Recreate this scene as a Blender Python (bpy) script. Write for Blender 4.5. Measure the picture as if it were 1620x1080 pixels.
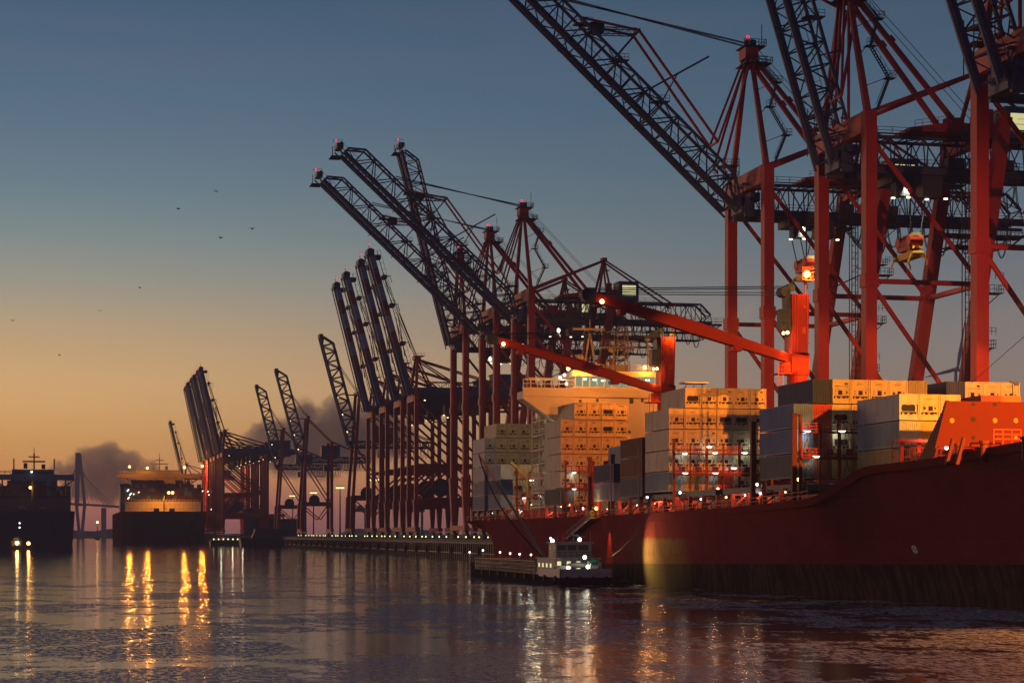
import bpy, math, random
from mathutils import Vector, Matrix
R = math.radians
random.seed(7)
for o in list(bpy.data.objects):
    bpy.data.objects.remove(o, do_unlink=True)
SC = bpy.context.scene
COL = SC.collection

# ------------------------------------------------------------------ camera, sky, exposure
CAM_H = 7.8
YAW = R(12.70)
F, CX, HY = 3150.0, 810.0, 843.0          # focal length, centre column and horizon row of the photograph, in its pixels
cam = bpy.data.objects.new('camera', bpy.data.cameras.new('camera'))
COL.objects.link(cam)
cam.location = (0, 0, CAM_H)
cam.rotation_euler = (R(90), 0, -YAW)
cam.data.sensor_width = 36
cam.data.lens = 36 * F / 1620
cam.data.shift_y = (HY - 540) / 1620
cam.data.clip_start = 0.5
cam.data.clip_end = 40000
SC.camera = cam
SC.view_settings.view_transform = 'Standard'
SC.view_settings.look = 'None'
SC.view_settings.exposure = 0
SC.view_settings.gamma = 1
SC.render.engine = 'CYCLES'
cy = SC.cycles
cy.use_denoising = True
cy.max_bounces = 5
cy.diffuse_bounces = 2
cy.glossy_bounces = 3
cy.transmission_bounces = 2
cy.volume_bounces = 0
cy.transparent_max_bounces = 8
cy.sample_clamp_indirect = 3
cy.sample_clamp_direct = 0
cy.caustics_reflective = False
cy.caustics_refractive = False


def lin(c):
    return tuple(((v / 255) / 12.92 if v / 255 <= 0.04045 else ((v / 255 + 0.055) / 1.055) ** 2.4) for v in c)


class NT:
    """small wrapper to write node trees in few lines"""
    def __init__(s, tree):
        s.t = tree
        for n in list(tree.nodes):
            tree.nodes.remove(n)

    def n(s, typ, props=None, **ins):
        nd = s.t.nodes.new(typ)
        for k, v in (props or {}).items():
            setattr(nd, k, v)
        for k, v in ins.items():
            if k[0] == 'i' and k[1:].isdigit():
                key = int(k[1:])
            else:
                key = k.replace('_', ' ')
            sock = nd.inputs[key]
            if isinstance(v, bpy.types.NodeSocket):
                s.t.links.new(v, sock)
            else:
                if hasattr(sock.default_value, '__len__') and hasattr(v, '__len__') and len(sock.default_value) == 4 and len(v) == 3:
                    v = (*v, 1)
                sock.default_value = v
        return nd

    def math(s, op, a, b=0.0, c=0.0, clamp=False):
        nd = s.t.nodes.new('ShaderNodeMath')
        nd.operation = op
        nd.use_clamp = clamp
        for i, v in enumerate((a, b, c)):
            if isinstance(v, bpy.types.NodeSocket):
                s.t.links.new(v, nd.inputs[i])
            else:
                nd.inputs[i].default_value = v
        return nd.outputs[0]

    def ramp(s, fac, stops, interp='LINEAR'):
        nd = s.t.nodes.new('ShaderNodeValToRGB')
        s.t.links.new(fac, nd.inputs[0])
        cr = nd.color_ramp
        cr.interpolation = interp
        while len(cr.elements) > 1:
            cr.elements.remove(cr.elements[-1])
        cr.elements[0].position = stops[0][0]
        cr.elements[0].color = (*stops[0][1], 1)
        for p, c in stops[1:]:
            e = cr.elements.new(p)
            e.color = (*c, 1)
        return nd.outputs[0]

    def mix(s, fac, a, b, blend='MIX'):
        nd = s.t.nodes.new('ShaderNodeMix')
        nd.data_type = 'RGBA'
        nd.blend_type = blend
        for sock, v in ((nd.inputs['Factor'], fac), (nd.inputs[6], a), (nd.inputs[7], b)):
            if isinstance(v, bpy.types.NodeSocket):
                s.t.links.new(v, sock)
            else:
                if hasattr(v, '__len__') and len(v) == 3:
                    v = (*v, 1)
                sock.default_value = v
        return nd.outputs[2]

    def link(s, a, b):
        s.t.links.new(a, b)


# dusk sky: colour by height above the horizon, warm towards the place where the sun went down (left of the picture)
world = bpy.data.worlds.new('World')
SC.world = world
world.use_nodes = True
W = NT(world.node_tree)
co = W.n('ShaderNodeTexCoord').outputs['Generated']
sep = W.n('ShaderNodeSeparateXYZ', None, Vector=co)
X_, Y_, Z_ = sep.outputs
hor = W.math('SQRT', W.math('MAXIMUM', W.math('SUBTRACT', 1.0, W.math('MULTIPLY', Z_, Z_)), 1e-5))
tan_e = W.math('DIVIDE', Z_, hor)
az = W.math('ARCTAN2', X_, Y_)                     # 0 along the quay, positive to the right
elev = W.math('MULTIPLY', tan_e, F / HY * 0.4, clamp=True)


def stops(rows):
    return [((HY - y) / HY * 0.4, lin(c)) for y, c in rows]


warm = W.ramp(elev, stops([(843, (158, 98, 98)), (800, (192, 116, 94)), (760, (238, 158, 92)), (700, (244, 180, 102)), (620, (236, 186, 124)),
                           (540, (204, 172, 130)), (460, (164, 160, 144)), (380, (128, 144, 145)), (300, (105, 129, 141)), (200, (87, 114, 136)),
                           (0, (65, 93, 120)), (-500, (50, 76, 104)), (-1150, (36, 54, 82))]))
cool = W.ramp(elev, stops([(843, (128, 92, 98)), (760, (156, 118, 104)), (650, (150, 132, 118)), (560, (134, 129, 125)), (460, (115, 121, 126)),
                           (380, (99, 115, 126)), (280, (82, 106, 122)), (150, (68, 95, 117)), (0, (57, 86, 108)), (-500, (44, 66, 94)),
                           (-1150, (34, 50, 76))]))
back = W.ramp(elev, stops([(843, (74, 66, 94)), (500, (78, 78, 108)), (0, (68, 78, 108)), (-1150, (34, 50, 76))]))
mr = W.n('ShaderNodeMapRange', {'interpolation_type': 'SMOOTHSTEP'}, Value=az, From_Min=R(-4), From_Max=R(26), To_Min=0.0, To_Max=1.0).outputs[0]
sky = W.mix(mr, warm, cool)
absaz = W.math('ABSOLUTE', W.math('ADD', az, R(12)))
mb = W.n('ShaderNodeMapRange', {'interpolation_type': 'SMOOTHSTEP'}, Value=absaz, From_Min=R(45), From_Max=R(115), To_Min=0.0, To_Max=1.0).outputs[0]
sky = W.mix(mb, sky, back)
# thin streaks of haze low in the sky
nz = W.n('ShaderNodeTexNoise', None, Vector=W.n('ShaderNodeMapping', None, Vector=co, Scale=(3, 3, 34)).outputs[0], Scale=2.2, Detail=3.0).outputs[0]
sky = W.mix(W.math('MULTIPLY', W.math('SUBTRACT', 0.62, nz, clamp=True), 0.14), sky, lin((150, 96, 92)))
bg = W.n('ShaderNodeBackground', None, Color=sky, Strength=1.0)
SUN_AZ, SUN_EL = R(-30), R(-1.5)
nish = W.n('ShaderNodeTexSky', {'sky_type': 'NISHITA', 'sun_disc': False, 'sun_elevation': SUN_EL, 'sun_rotation': SUN_AZ})
bg2 = W.n('ShaderNodeBackground', None, Color=nish.outputs[0], Strength=0.02)
add = W.n('ShaderNodeAddShader', None, i0=bg.outputs[0], i1=bg2.outputs[0])
out = W.n('ShaderNodeOutputWorld', None, Surface=add.outputs[0])

# the last glow of the set sun
sun = bpy.data.objects.new('sun', bpy.data.lights.new('sun', 'SUN'))
COL.objects.link(sun)
sun.data.energy = 1.1
sun.data.angle = R(14)
sun.data.color = (1.0, 0.50, 0.26)
sun.rotation_euler = (R(90 - 4), 0, -SUN_AZ + R(180))


# ------------------------------------------------------------------ pixel <-> place
CS, SN = math.cos(YAW), math.sin(YAW)


def onY(px, py, Y):
    """place on the plane Y that the photograph shows at px, py"""
    r = (px - CX) / F
    X = Y * (SN + r * CS) / (CS - r * SN)
    w = X * SN + Y * CS
    return Vector((X, Y, CAM_H + (HY - py) * w / F))


def onX(px, py, X):
    r = (px - CX) / F
    Y = X * (CS - r * SN) / (SN + r * CS)
    w = X * SN + Y * CS
    return Vector((X, Y, CAM_H + (HY - py) * w / F))


def onW(px, py, w):
    u = (px - CX) / F * w
    return Vector((u * CS + w * SN, w * CS - u * SN, CAM_H + (HY - py) * w / F))


# ------------------------------------------------------------------ materials
MATS = {}


def paint(name, col, rough=0.55, metal=0.0, dirt=0.35, scale=0.6, bump=0.0, dirt_col=None, spec=0.12):
    if name in MATS:
        return MATS[name]
    m = bpy.data.materials.new(name)
    m.use_nodes = True
    T = NT(m.node_tree)
    co = T.n('ShaderNodeTexCoord').outputs['Object']
    oi = T.n('ShaderNodeObjectInfo').outputs['Random']
    mp = T.n('ShaderNodeMapping', None, Vector=co, Scale=(1, 1, 0.35)).outputs[0]
    n1 = T.n('ShaderNodeTexNoise', {'noise_dimensions': '4D'}, Vector=mp, W=T.math('MULTIPLY', oi, 40.0), Scale=scale, Detail=7.0, Roughness=0.65).outputs[0]
    f = T.n('ShaderNodeMapRange', None, Value=n1, From_Min=0.42, From_Max=0.72, To_Min=0.0, To_Max=dirt).outputs[0]
    dc = dirt_col or tuple(v * 0.45 for v in col)
    c = T.mix(f, col, dc)
    b = T.n('ShaderNodeBsdfPrincipled', None, Base_Color=c, Roughness=max(rough, .6), Metallic=metal)
    b.inputs['Specular IOR Level'].default_value = spec
    if bump:
        bp = T.n('ShaderNodeBump', None, Height=n1, Strength=bump, Distance=0.1)
        T.link(bp.outputs[0], b.inputs['Normal'])
    T.n('ShaderNodeOutputMaterial', None, Surface=b.outputs[0])
    MATS[name] = m
    return m


def glow(name, col, strength):
    if name in MATS:
        return MATS[name]
    m = bpy.data.materials.new(name)
    m.use_nodes = True
    T = NT(m.node_tree)
    e = T.n('ShaderNodeEmission', None, Color=col, Strength=strength)
    T.n('ShaderNodeOutputMaterial', None, Surface=e.outputs[0])
    try:
        m.cycles.emission_sampling = 'NONE'
    except Exception:
        pass
    MATS[name] = m
    return m


RED = paint('crane_red', (0.40, 0.045, 0.05), 0.5, dirt=0.45, scale=0.35, dirt_col=(0.16, 0.02, 0.025))
REDL = paint('crane_red_faded', (0.48, 0.10, 0.085), 0.6, dirt=0.5, scale=0.3, dirt_col=(0.22, 0.06, 0.06))
BLUE = paint('crane_blue', (0.05, 0.105, 0.20), 0.5, dirt=0.4)
DARK = paint('dark_steel', (0.045, 0.06, 0.10), 0.6, dirt=0.4)
BOOMC = paint('boom_blue_grey', (0.055, 0.085, 0.17), 0.55, dirt=0.4)
GREYW = paint('pale_stripe', (0.22, 0.30, 0.42), 0.55, dirt=0.3)
STRIPER = paint('stripe_red', (0.20, 0.045, 0.07), 0.55, dirt=0.3)
WHITE = paint('ship_white', (0.64, 0.54, 0.40), 0.5, dirt=0.22, scale=0.25, dirt_col=(0.42, 0.33, 0.25))
YELLOW = paint('spreader_yellow', (0.80, 0.52, 0.03), 0.5, dirt=0.5, scale=1.2, dirt_col=(0.3, 0.15, 0.02))
SHIPRED = paint('ship_fitting_red', (0.50, 0.06, 0.035), 0.5, dirt=0.4, scale=0.5)
BLACK = paint('black_steel', (0.012, 0.012, 0.015), 0.6, dirt=0.3)
GREY = paint('grey_steel', (0.20, 0.21, 0.23), 0.5, dirt=0.4)
RUBBER = paint('rubber', (0.02, 0.02, 0.02), 0.8)
CONC = paint('quay_concrete', (0.12, 0.12, 0.125), 0.85, dirt=0.6, scale=0.15, bump=0.4)
TEAL = paint('teal_paint', (0.05, 0.16, 0.20), 0.6, dirt=0.3)
ROPE = paint('rope', (0.06, 0.055, 0.06), 0.8, dirt=0.1)
GLASS = paint('dark_glass', (0.02, 0.03, 0.035), 0.08, dirt=0.05, spec=0.6)
SODIUM = glow('sodium_lamp_glass', (1.0, 0.50, 0.14), 9)
SODIUM2 = glow('sodium_lamp_small', (1.0, 0.48, 0.12), 14)
COOLL = glow('fluorescent_lamp', (0.84, 0.98, 0.84), 3.2)
GREENL = glow('quay_lamp_glass', (0.95, 0.95, 0.35), 3.0)
REDLMP = glow('red_warning_lamp', (1.0, 0.015, 0.03), 2.2)
CABLIT = glow('lit_window', (0.85, 0.80, 0.38), 0.75)
BRIDGEW = glow('bridge_window_light', (0.62, 0.78, 0.52), 0.35)


# ------------------------------------------------------------------ mesh builder
class MB:
    def __init__(s):
        s.v, s.f, s.m, s.c = [], [], [], []

    def cut(s):
        s.c.append((len(s.v), len(s.f)))
        return s

    def quad(s, pts, mi=0):
        k = len(s.v)
        s.v += [tuple(p) for p in pts]
        s.f.append(tuple(range(k, k + len(pts))))
        s.m.append(mi)
        return s

    def hexa(s, c8, mi=0):
        k = len(s.v)
        s.v += [tuple(p) for p in c8]
        for q in ((0, 3, 2, 1), (4, 5, 6, 7), (0, 1, 5, 4), (1, 2, 6, 5), (2, 3, 7, 6), (3, 0, 4, 7)):
            s.f.append(tuple(k + i for i in q))
            s.m.append(mi)
        return s

    def box(s, c, d, mi=0):
        x, y, z = c
        a, b, h = d[0] / 2, d[1] / 2, d[2] / 2
        return s.hexa([(x - a, y - b, z - h), (x + a, y - b, z - h), (x + a, y + b, z - h), (x - a, y + b, z - h),
                       (x - a, y - b, z + h), (x + a, y - b, z + h), (x + a, y + b, z + h), (x - a, y + b, z + h)], mi)

    def span(s, lo, hi, mi=0):
        return s.box([(lo[i] + hi[i]) / 2 for i in range(3)], [abs(hi[i] - lo[i]) for i in range(3)], mi)

    def beam(s, p0, p1, w, h=None, mi=0, w1=None, h1=None):
        h = h or w
        w1 = w1 or w
        h1 = h1 or h
        p0, p1 = Vector(p0), Vector(p1)
        a = (p1 - p0).normalized()
        up = Vector((0, 0, 1)) if abs(a.z) < 0.9 else Vector((1, 0, 0))
        sd = a.cross(up).normalized()
        up = sd.cross(a)
        c = []
        for p, ww, hh in ((p0, w, h), (p1, w1, h1)):
            c += [p - sd * ww / 2 - up * hh / 2, p + sd * ww / 2 - up * hh / 2, p + sd * ww / 2 + up * hh / 2, p - sd * ww / 2 + up * hh / 2]
        return s.hexa(c, mi)

    def tube(s, p0, p1, r, r1=None, n=6, mi=0, caps=True):
        r1 = r if r1 is None else r1
        p0, p1 = Vector(p0), Vector(p1)
        a = (p1 - p0).normalized()
        up = Vector((0, 0, 1)) if abs(a.z) < 0.9 else Vector((1, 0, 0))
        sd = a.cross(up).normalized()
        up = sd.cross(a)
        k = len(s.v)
        for p, rr in ((p0, r), (p1, r1)):
            for i in range(n):
                t = 2 * math.pi * i / n
                s.v.append(tuple(p + sd * (rr * math.cos(t)) + up * (rr * math.sin(t))))
        for i in range(n):
            j = (i + 1) % n
            s.f.append((k + i, k + j, k + n + j, k + n + i))
            s.m.append(mi)
        if caps:
            s.f.append(tuple(k + i for i in range(n))[::-1])
            s.f.append(tuple(k + n + i for i in range(n)))
            s.m += [mi, mi]
        return s

    def path(s, pts, r, n=5, mi=0):
        for a, b in zip(pts[:-1], pts[1:]):
            s.tube(a, b, r, n=n, mi=mi, caps=False)
        return s

    def sphere(s, c, r, mi=0, nu=8, nv=6, sc=(1, 1, 1)):
        k = len(s.v)
        for j in range(nv + 1):
            ph = math.pi * j / nv
            for i in range(nu):
                t = 2 * math.pi * i / nu
                s.v.append((c[0] + sc[0] * r * math.sin(ph) * math.cos(t), c[1] + sc[1] * r * math.sin(ph) * math.sin(t), c[2] + sc[2] * r * math.cos(ph)))
        for j in range(nv):
            for i in range(nu):
                i2 = (i + 1) % nu
                s.f.append((k + j * nu + i, k + (j + 1) * nu + i, k + (j + 1) * nu + i2, k + j * nu + i2))
                s.m.append(mi)
        return s

    def prism(s, pts, d, mi=0):
        """closed outline pts (3-D) pushed along vector d"""
        n = len(pts)
        k = len(s.v)
        d = Vector(d)
        s.v += [tuple(p) for p in pts] + [tuple(Vector(p) + d) for p in pts]
        s.f.append(tuple(range(k, k + n)))
        s.f.append(tuple(range(k + 2 * n - 1, k + n - 1, -1)))
        s.m += [mi, mi]
        for i in range(n):
            j = (i + 1) % n
            s.f.append((k + i, k + n + i, k + n + j, k + j))
            s.m.append(mi)
        return s

    def rail(s, pts, h=1.1, r=0.035, step=2.0, mi=0, bars=2):
        """handrail along a polyline: posts and bars"""
        for a, b in zip(pts[:-1], pts[1:]):
            a, b = Vector(a), Vector(b)
            n = max(1, int((b - a).length / step))
            for i in range(n + 1):
                p = a.lerp(b, i / n)
                s.beam(p, p + Vector((0, 0, h)), 2 * r, mi=mi)
            for q in range(bars):
                z = Vector((0, 0, h * (q + 1) / bars))
                s.beam(a + z, b + z, 2 * r, mi=mi)
        return s

    def truss(s, p0, p1, up, wb, wt, depth, n, cr=0.3, wr=0.15, crt=None, mi=0, taper=None, lateral=True):
        """four-chord lattice: bottom chord pair wb apart on p0-p1, top pair wt apart, depth above"""
        p0, p1, up = Vector(p0), Vector(p1), Vector(up).normalized()
        a = (p1 - p0).normalized()
        sd = a.cross(up).normalized()
        up = sd.cross(a).normalized()
        crt = crt or cr

        def dep(t):
            return depth * (taper(t) if taper else 1)
        B, T = [], []
        for i in range(n + 1):
            t = i / n
            p = p0.lerp(p1, t)
            B.append((p - sd * wb / 2, p + sd * wb / 2))
            q = p + up * dep(t)
            T.append((q - sd * wt / 2, q + sd * wt / 2))
        for k in (0, 1):
            s.beam(B[0][k], B[-1][k], cr * 2, mi=mi)
            for i in range(n):
                s.beam(T[i][k], T[i + 1][k], crt * 2, mi=mi)
                s.tube(B[i][k], T[i][k], wr, n=4, mi=mi, caps=False)
                if i % 2 == 0:
                    s.tube(B[i][k], T[i + 1][k], wr, n=4, mi=mi, caps=False)
                else:
                    s.tube(T[i][k], B[i + 1][k], wr, n=4, mi=mi, caps=False)
            s.tube(B[n][k], T[n][k], wr, n=4, mi=mi, caps=False)
        if lateral:
            for i in range(n):
                s.tube(B[i][0], B[i][1], wr, n=4, mi=mi, caps=False)
                s.tube(T[i][0], T[i][1], wr, n=4, mi=mi, caps=False)
                e = i % 2
                s.tube(B[i][e], B[i + 1][1 - e], wr * .8, n=4, mi=mi, caps=False)
                s.tube(T[i][e], T[i + 1][1 - e], wr * .8, n=4, mi=mi, caps=False)
            s.tube(B[n][0], B[n][1], wr, n=4, mi=mi, caps=False)
            s.tube(T[n][0], T[n][1], wr, n=4, mi=mi, caps=False)
        return s

    def mesh(s, name, mats):
        me = bpy.data.meshes.new(name)
        me.from_pydata(s.v, [], s.f)
        for m in mats:
            me.materials.append(m)
        if len(mats) > 1:
            me.polygons.foreach_set('material_index', s.m)
        me.update()
        return me


CACHE = {}


def tag(o, label=None, cat=None, group=None, kind=None):
    for k, v in (('label', label), ('category', cat), ('group', group), ('kind', kind)):
        if v:
            o[k] = v
    return o


def thing(name, label, cat, loc=(0, 0, 0), rotz=0.0, group=None):
    o = bpy.data.objects.new(name, None)
    COL.objects.link(o)
    o.location = loc
    o.rotation_euler = (0, 0, rotz)
    o.empty_display_size = 0.5
    return tag(o, label, cat, group)


def obj(name, mb, mats, parent=None, loc=None, key=None, rot=None, label=None):
    """link one mesh object; mb is an MB or a function returning one (built once per key)"""
    mats = mats if isinstance(mats, (list, tuple)) else [mats]
    if key is not None and key in CACHE:
        me = CACHE[key]
    else:
        me = (mb() if callable(mb) else mb).mesh(name, mats)
        if key is not None:
            CACHE[key] = me
    o = bpy.data.objects.new(name, me)
    COL.objects.link(o)
    if parent is not None:
        o.parent = parent
    if loc is not None:
        o.location = loc
    if rot is not None:
        o.rotation_euler = rot
    if label:
        o['label'] = label
    return o


def objs(name, mb, mats, parent=None, key=None, label=None):
    """one object for every piece between the builder's cut() marks"""
    if not (key is not None and (key, 0) in CACHE):
        if callable(mb):
            mb = mb()
        cuts = [(0, 0)] + [c for c in mb.c if 0 < c[1] < len(mb.f)] + [(len(mb.v), len(mb.f))]
        i = 0
        for (v0, f0), (v1, f1) in zip(cuts[:-1], cuts[1:]):
            if f1 <= f0:
                continue
            p = MB()
            p.v = mb.v[v0:v1]
            p.f = [tuple(k - v0 for k in f) for f in mb.f[f0:f1]]
            p.m = mb.m[f0:f1]
            obj(name, p, mats, parent, key=(key, i) if key is not None else None, label=label)
            i += 1
        if key is not None:
            CACHE[(key, 'n')] = i
        return
    for i in range(CACHE[(key, 'n')]):
        obj(name, None, mats, parent, key=(key, i), label=label)


def struct(name, mb, mat, label, cat, kind='structure'):
    return tag(obj(name, mb, mat), label, cat, kind=kind)


def lamp_light(kind, loc, energy, col, radius=0.25, target=None, spot=None, blend=0.5, parent=None, name='lamp_light'):
    ld = bpy.data.lights.new(name, kind)
    ld.energy = energy
    ld.color = col
    ld.shadow_soft_size = radius
    o = bpy.data.objects.new(name, ld)
    COL.objects.link(o)
    if kind == 'SPOT':
        ld.spot_size = spot
        ld.spot_blend = blend
    o.location = loc
    if target is not None:
        o.rotation_euler = (Vector(target) - Vector(loc)).to_track_quat('-Z', 'Y').to_euler()
    if parent is not None:
        o.parent = parent
        o.matrix_parent_inverse = Matrix.Translation(-Vector(parent.location))
    return o


ORD = ['first', 'second', 'third', 'fourth', 'fifth', 'sixth', 'seventh', 'eighth', 'ninth', 'tenth', 'eleventh', 'twelfth', 'thirteenth', 'fourteenth']
SOD = (1.0, 0.38, 0.035)
CW = (0.85, 1.0, 0.88)
# ------------------------------------------------------------------ water with brash ice
def water():
    m = bpy.data.materials.new('river_water_with_ice')
    m.use_nodes = True
    T = NT(m.node_tree)
    pos = T.n('ShaderNodeNewGeometry').outputs['Position']
    # floes: two sizes of noise
    mp = T.n('ShaderNodeMapping', None, Vector=pos, Scale=(1.0, 0.7, 1), Rotation=(0, 0, YAW)).outputs[0]
    big = T.n('ShaderNodeTexNoise', None, Vector=mp, Scale=0.055, Detail=4.0, Roughness=0.6, Distortion=0.8).outputs[0]
    mid = T.n('ShaderNodeTexNoise', None, Vector=mp, Scale=0.38, Detail=7.0, Roughness=0.68, Distortion=0.5).outputs[0]
    py_ = T.n('ShaderNodeSeparateXYZ', None, Vector=pos).outputs[1]
    far = T.n('ShaderNodeMapRange', None, Value=py_, From_Min=110.0, From_Max=520.0, To_Min=-0.06, To_Max=0.10).outputs[0]
    s = T.math('ADD', T.math('MULTIPLY', big, 0.9), T.math('MULTIPLY', mid, 0.75))
    ice = T.n('ShaderNodeMapRange', None, Value=T.math('SUBTRACT', s, far), From_Min=0.845, From_Max=0.87, To_Min=0.0, To_Max=1.0).outputs[0]
    vor = T.n('ShaderNodeTexVoronoi', {'feature': 'F1'}, Vector=mp, Scale=2.6, Randomness=1.0)
    mc = T.n('ShaderNodeMapping', None, Vector=pos, Scale=(2.6, 0.75, 1), Rotation=(0, 0, YAW)).outputs[0]
    crumb = T.n('ShaderNodeTexNoise', None, Vector=mc, Scale=1.0, Detail=5.0, Roughness=0.7).outputs[0]
    grain = T.n('ShaderNodeMapRange', None, Value=crumb, From_Min=0.47, From_Max=0.52, To_Min=0.0, To_Max=1.0).outputs[0]
    ice = T.math('MULTIPLY', ice, T.math('ADD', 0.3, T.math('MULTIPLY', grain, 0.7)))
    # ripples
    w1 = T.n('ShaderNodeTexNoise', None, Vector=T.n('ShaderNodeMapping', None, Vector=pos, Scale=(0.55, 1.5, 1), Rotation=(0, 0, YAW)).outputs[0], Scale=0.9, Detail=6.0, Roughness=0.65).outputs[0]
    w2 = T.n('ShaderNodeTexNoise', None, Vector=mp, Scale=0.12, Detail=2.0).outputs[0]
    b1 = T.n('ShaderNodeBump', None, Height=w1, Strength=0.22, Distance=0.13)
    b2 = T.n('ShaderNodeBump', None, Height=w2, Strength=0.22, Distance=0.3, Normal=b1.outputs[0])
    wat = T.n('ShaderNodeBsdfPrincipled', None, Base_Color=(0.07, 0.056, 0.074), Roughness=0.055, IOR=1.55, Normal=b2.outputs[0])
    bi = T.n('ShaderNodeBump', None, Height=T.math('ADD', crumb, T.math('MULTIPLY', vor.outputs['Distance'], -0.6)), Strength=0.9, Distance=0.10)
    icol = T.mix(grain, (0.035, 0.05, 0.08), (0.30, 0.35, 0.42))
    icb = T.n('ShaderNodeBsdfPrincipled', None, Base_Color=icol, Roughness=0.6, Normal=bi.outputs[0])
    icb.inputs['Specular IOR Level'].default_value = 0.15
    mx = T.n('ShaderNodeMixShader', None, i0=ice, i1=wat.outputs[0], i2=icb.outputs[0])
    T.n('ShaderNodeOutputMaterial', None, Surface=mx.outputs[0])
    mb = MB().quad([(-9000, -600, 0), (9000, -600, 0), (9000, 14000, 0), (-9000, 14000, 0)])
    struct('water', mb, m, 'dark river water with drifting brash ice reflecting the dusk sky', 'water')


water()

# quays
QZ = 6.0
q = MB()
q.span((124, -100, -2), (900, 1188, QZ))
struct('ground', q, CONC, 'long dark concrete container quay under the cranes', 'ground')
q = MB()
q.span((124.5 - 27, 1240, -2), (1400, 3000, QZ - 0.3))
struct('ground', q, CONC, 'farther concrete quay behind the lattice cranes', 'ground')
# fender piles and beam along the quay face, as parts of a fender wall
fw = thing('fender_wall', 'dark timber fender piles with round rubber fenders along the quay face', 'fender wall', (124, 400, 0))
m = MB()
for i in range(300):
    y = -250 + i * 3.3
    if 124 and 50 < y + 400 < 1180:
        m.beam((-0.45, y, -1), (-0.45, y, 4.4 if i % 5 else 5.0), 0.45)
obj('pile', m, BLACK, fw)['kind'] = 'stuff'
m = MB()
for z in (1.4, 4.6):
    m.span((-0.95, -240, z), (-0.68, 780, z + 0.4))
obj('waling', m, DARK, fw)
for i in range(26):
    y = 190 + i * 22
    obj('fender', lambda: MB().tube((-1.35, 0, 1.4), (-1.35, 0, 3.6), 0.55, n=10), RUBBER, fw, loc=(0, y, 0), key='fender')

# quay edge lamps
n = 0
for i in range(46):
    Y = 560 + i * 11.5 + (i % 4) * 1.3
    if i % 9 == 7:
        continue
    t = thing('quay_lamp', 'small yellow green lamp on short post in the row on the quay edge', 'lamp', (124.5, Y, QZ), group='lamps along the quay edge')
    obj('post', lambda: MB().beam((0, 0, 0), (0, 0, 0.5), 0.12), DARK, t, key='qpost')
    obj('lens', lambda: MB().box((0, 0, 0.62), (0.3, 0.3, 0.42)), GREENL, t, key='qlens')

# low shore far beyond the harbour mouth
sh = MB()
random.seed(3)
pts = []
for i in range(120):
    x = -700 + i * 30
    pts.append((x, 3420, 3 + 5 * random.random() + (8 if 5 < i % 17 < 11 else 0)))
for a, b in zip(pts[:-1], pts[1:]):
    sh.prism([(a[0], 3420, -1), (b[0], 3420, -1), (b[0], 3420, b[2]), (a[0], 3420, a[2])], (0, 90, 0))
struct('far_shore', sh, DARK, 'low dark wooded shore line across the far water', 'shore')

# cable stayed bridge
BW = 3150
pb = onW(127, 851, BW)
br = thing('cable_stayed_bridge', 'distant cable stayed bridge with tall narrow pylon between the two ships', 'bridge', (pb.x, pb.y, 0))


def at_b(px, py):
    v = onW(px, py, BW)
    return Vector((v.x - pb.x, v.y - pb.y, v.z))


m = MB()
for dx, sgn in ((-9, 1), (0, 0)):
    m.beam(at_b(124 + dx * 0.2, 716), at_b(122 + dx * 0.1, 798), 2.4, 6)
m.beam(at_b(124, 716), at_b(121, 800), 5, 6, w1=4.5)
m.beam(at_b(126, 718), at_b(134, 798), 4, 5)
m.beam(at_b(134, 798), at_b(129, 851), 4, 5)
m.beam(at_b(121, 798), at_b(126, 851), 4, 5)
m.beam(at_b(121, 798), at_b(134, 798), 4, 4)
obj('pylon', m, GREY, br)
m = MB()
m.beam(at_b(60, 797), at_b(124, 797), 14, 3.5)
m.beam(at_b(124, 797), at_b(200, 802), 14, 3.5)
m.beam(at_b(200, 802), at_b(300, 812), 14, 3.5)
obj('deck', m, GREY, br)
m = MB()
for k in range(7):
    m.tube(at_b(125, 720 + k * 4), at_b(133 + k * 8, 798 + k * 0.5), 0.35, n=4)
    m.tube(at_b(124, 720 + k * 4), at_b(112 - k * 8, 798), 0.35, n=4)
obj('stay_cables', m, GREY, br)
for px in (164, 205, 240):
    obj('pier', MB().beam(at_b(px, 803), at_b(px, 852), 10, 8), GREY, br)

# two light navigation / harbour towers between the ships
for px, py, col, nm in ((186, 840, REDLMP, 'red channel light on a dark beacon beside the sunlit stern edge'), (154, 827, SODIUM2, 'orange lamp on a slender mast below the distant bridge')):
    b0 = onW(px, 853, 2400)
    tz = onW(px, py, 2400).z
    t = thing('beacon', nm.replace('sunlit stern edge', 'lit ship'), 'beacon', (b0.x, b0.y, 0))
    obj('mast', MB().tube((0, 0, -1), (0, 0, tz), 0.8, 0.4, n=6).box((0, 0, 0.5), (6, 6, 5)), DARK, t)
    obj('lamp', MB().sphere((0, 0, tz + 1), 1.2), col, t)

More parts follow.
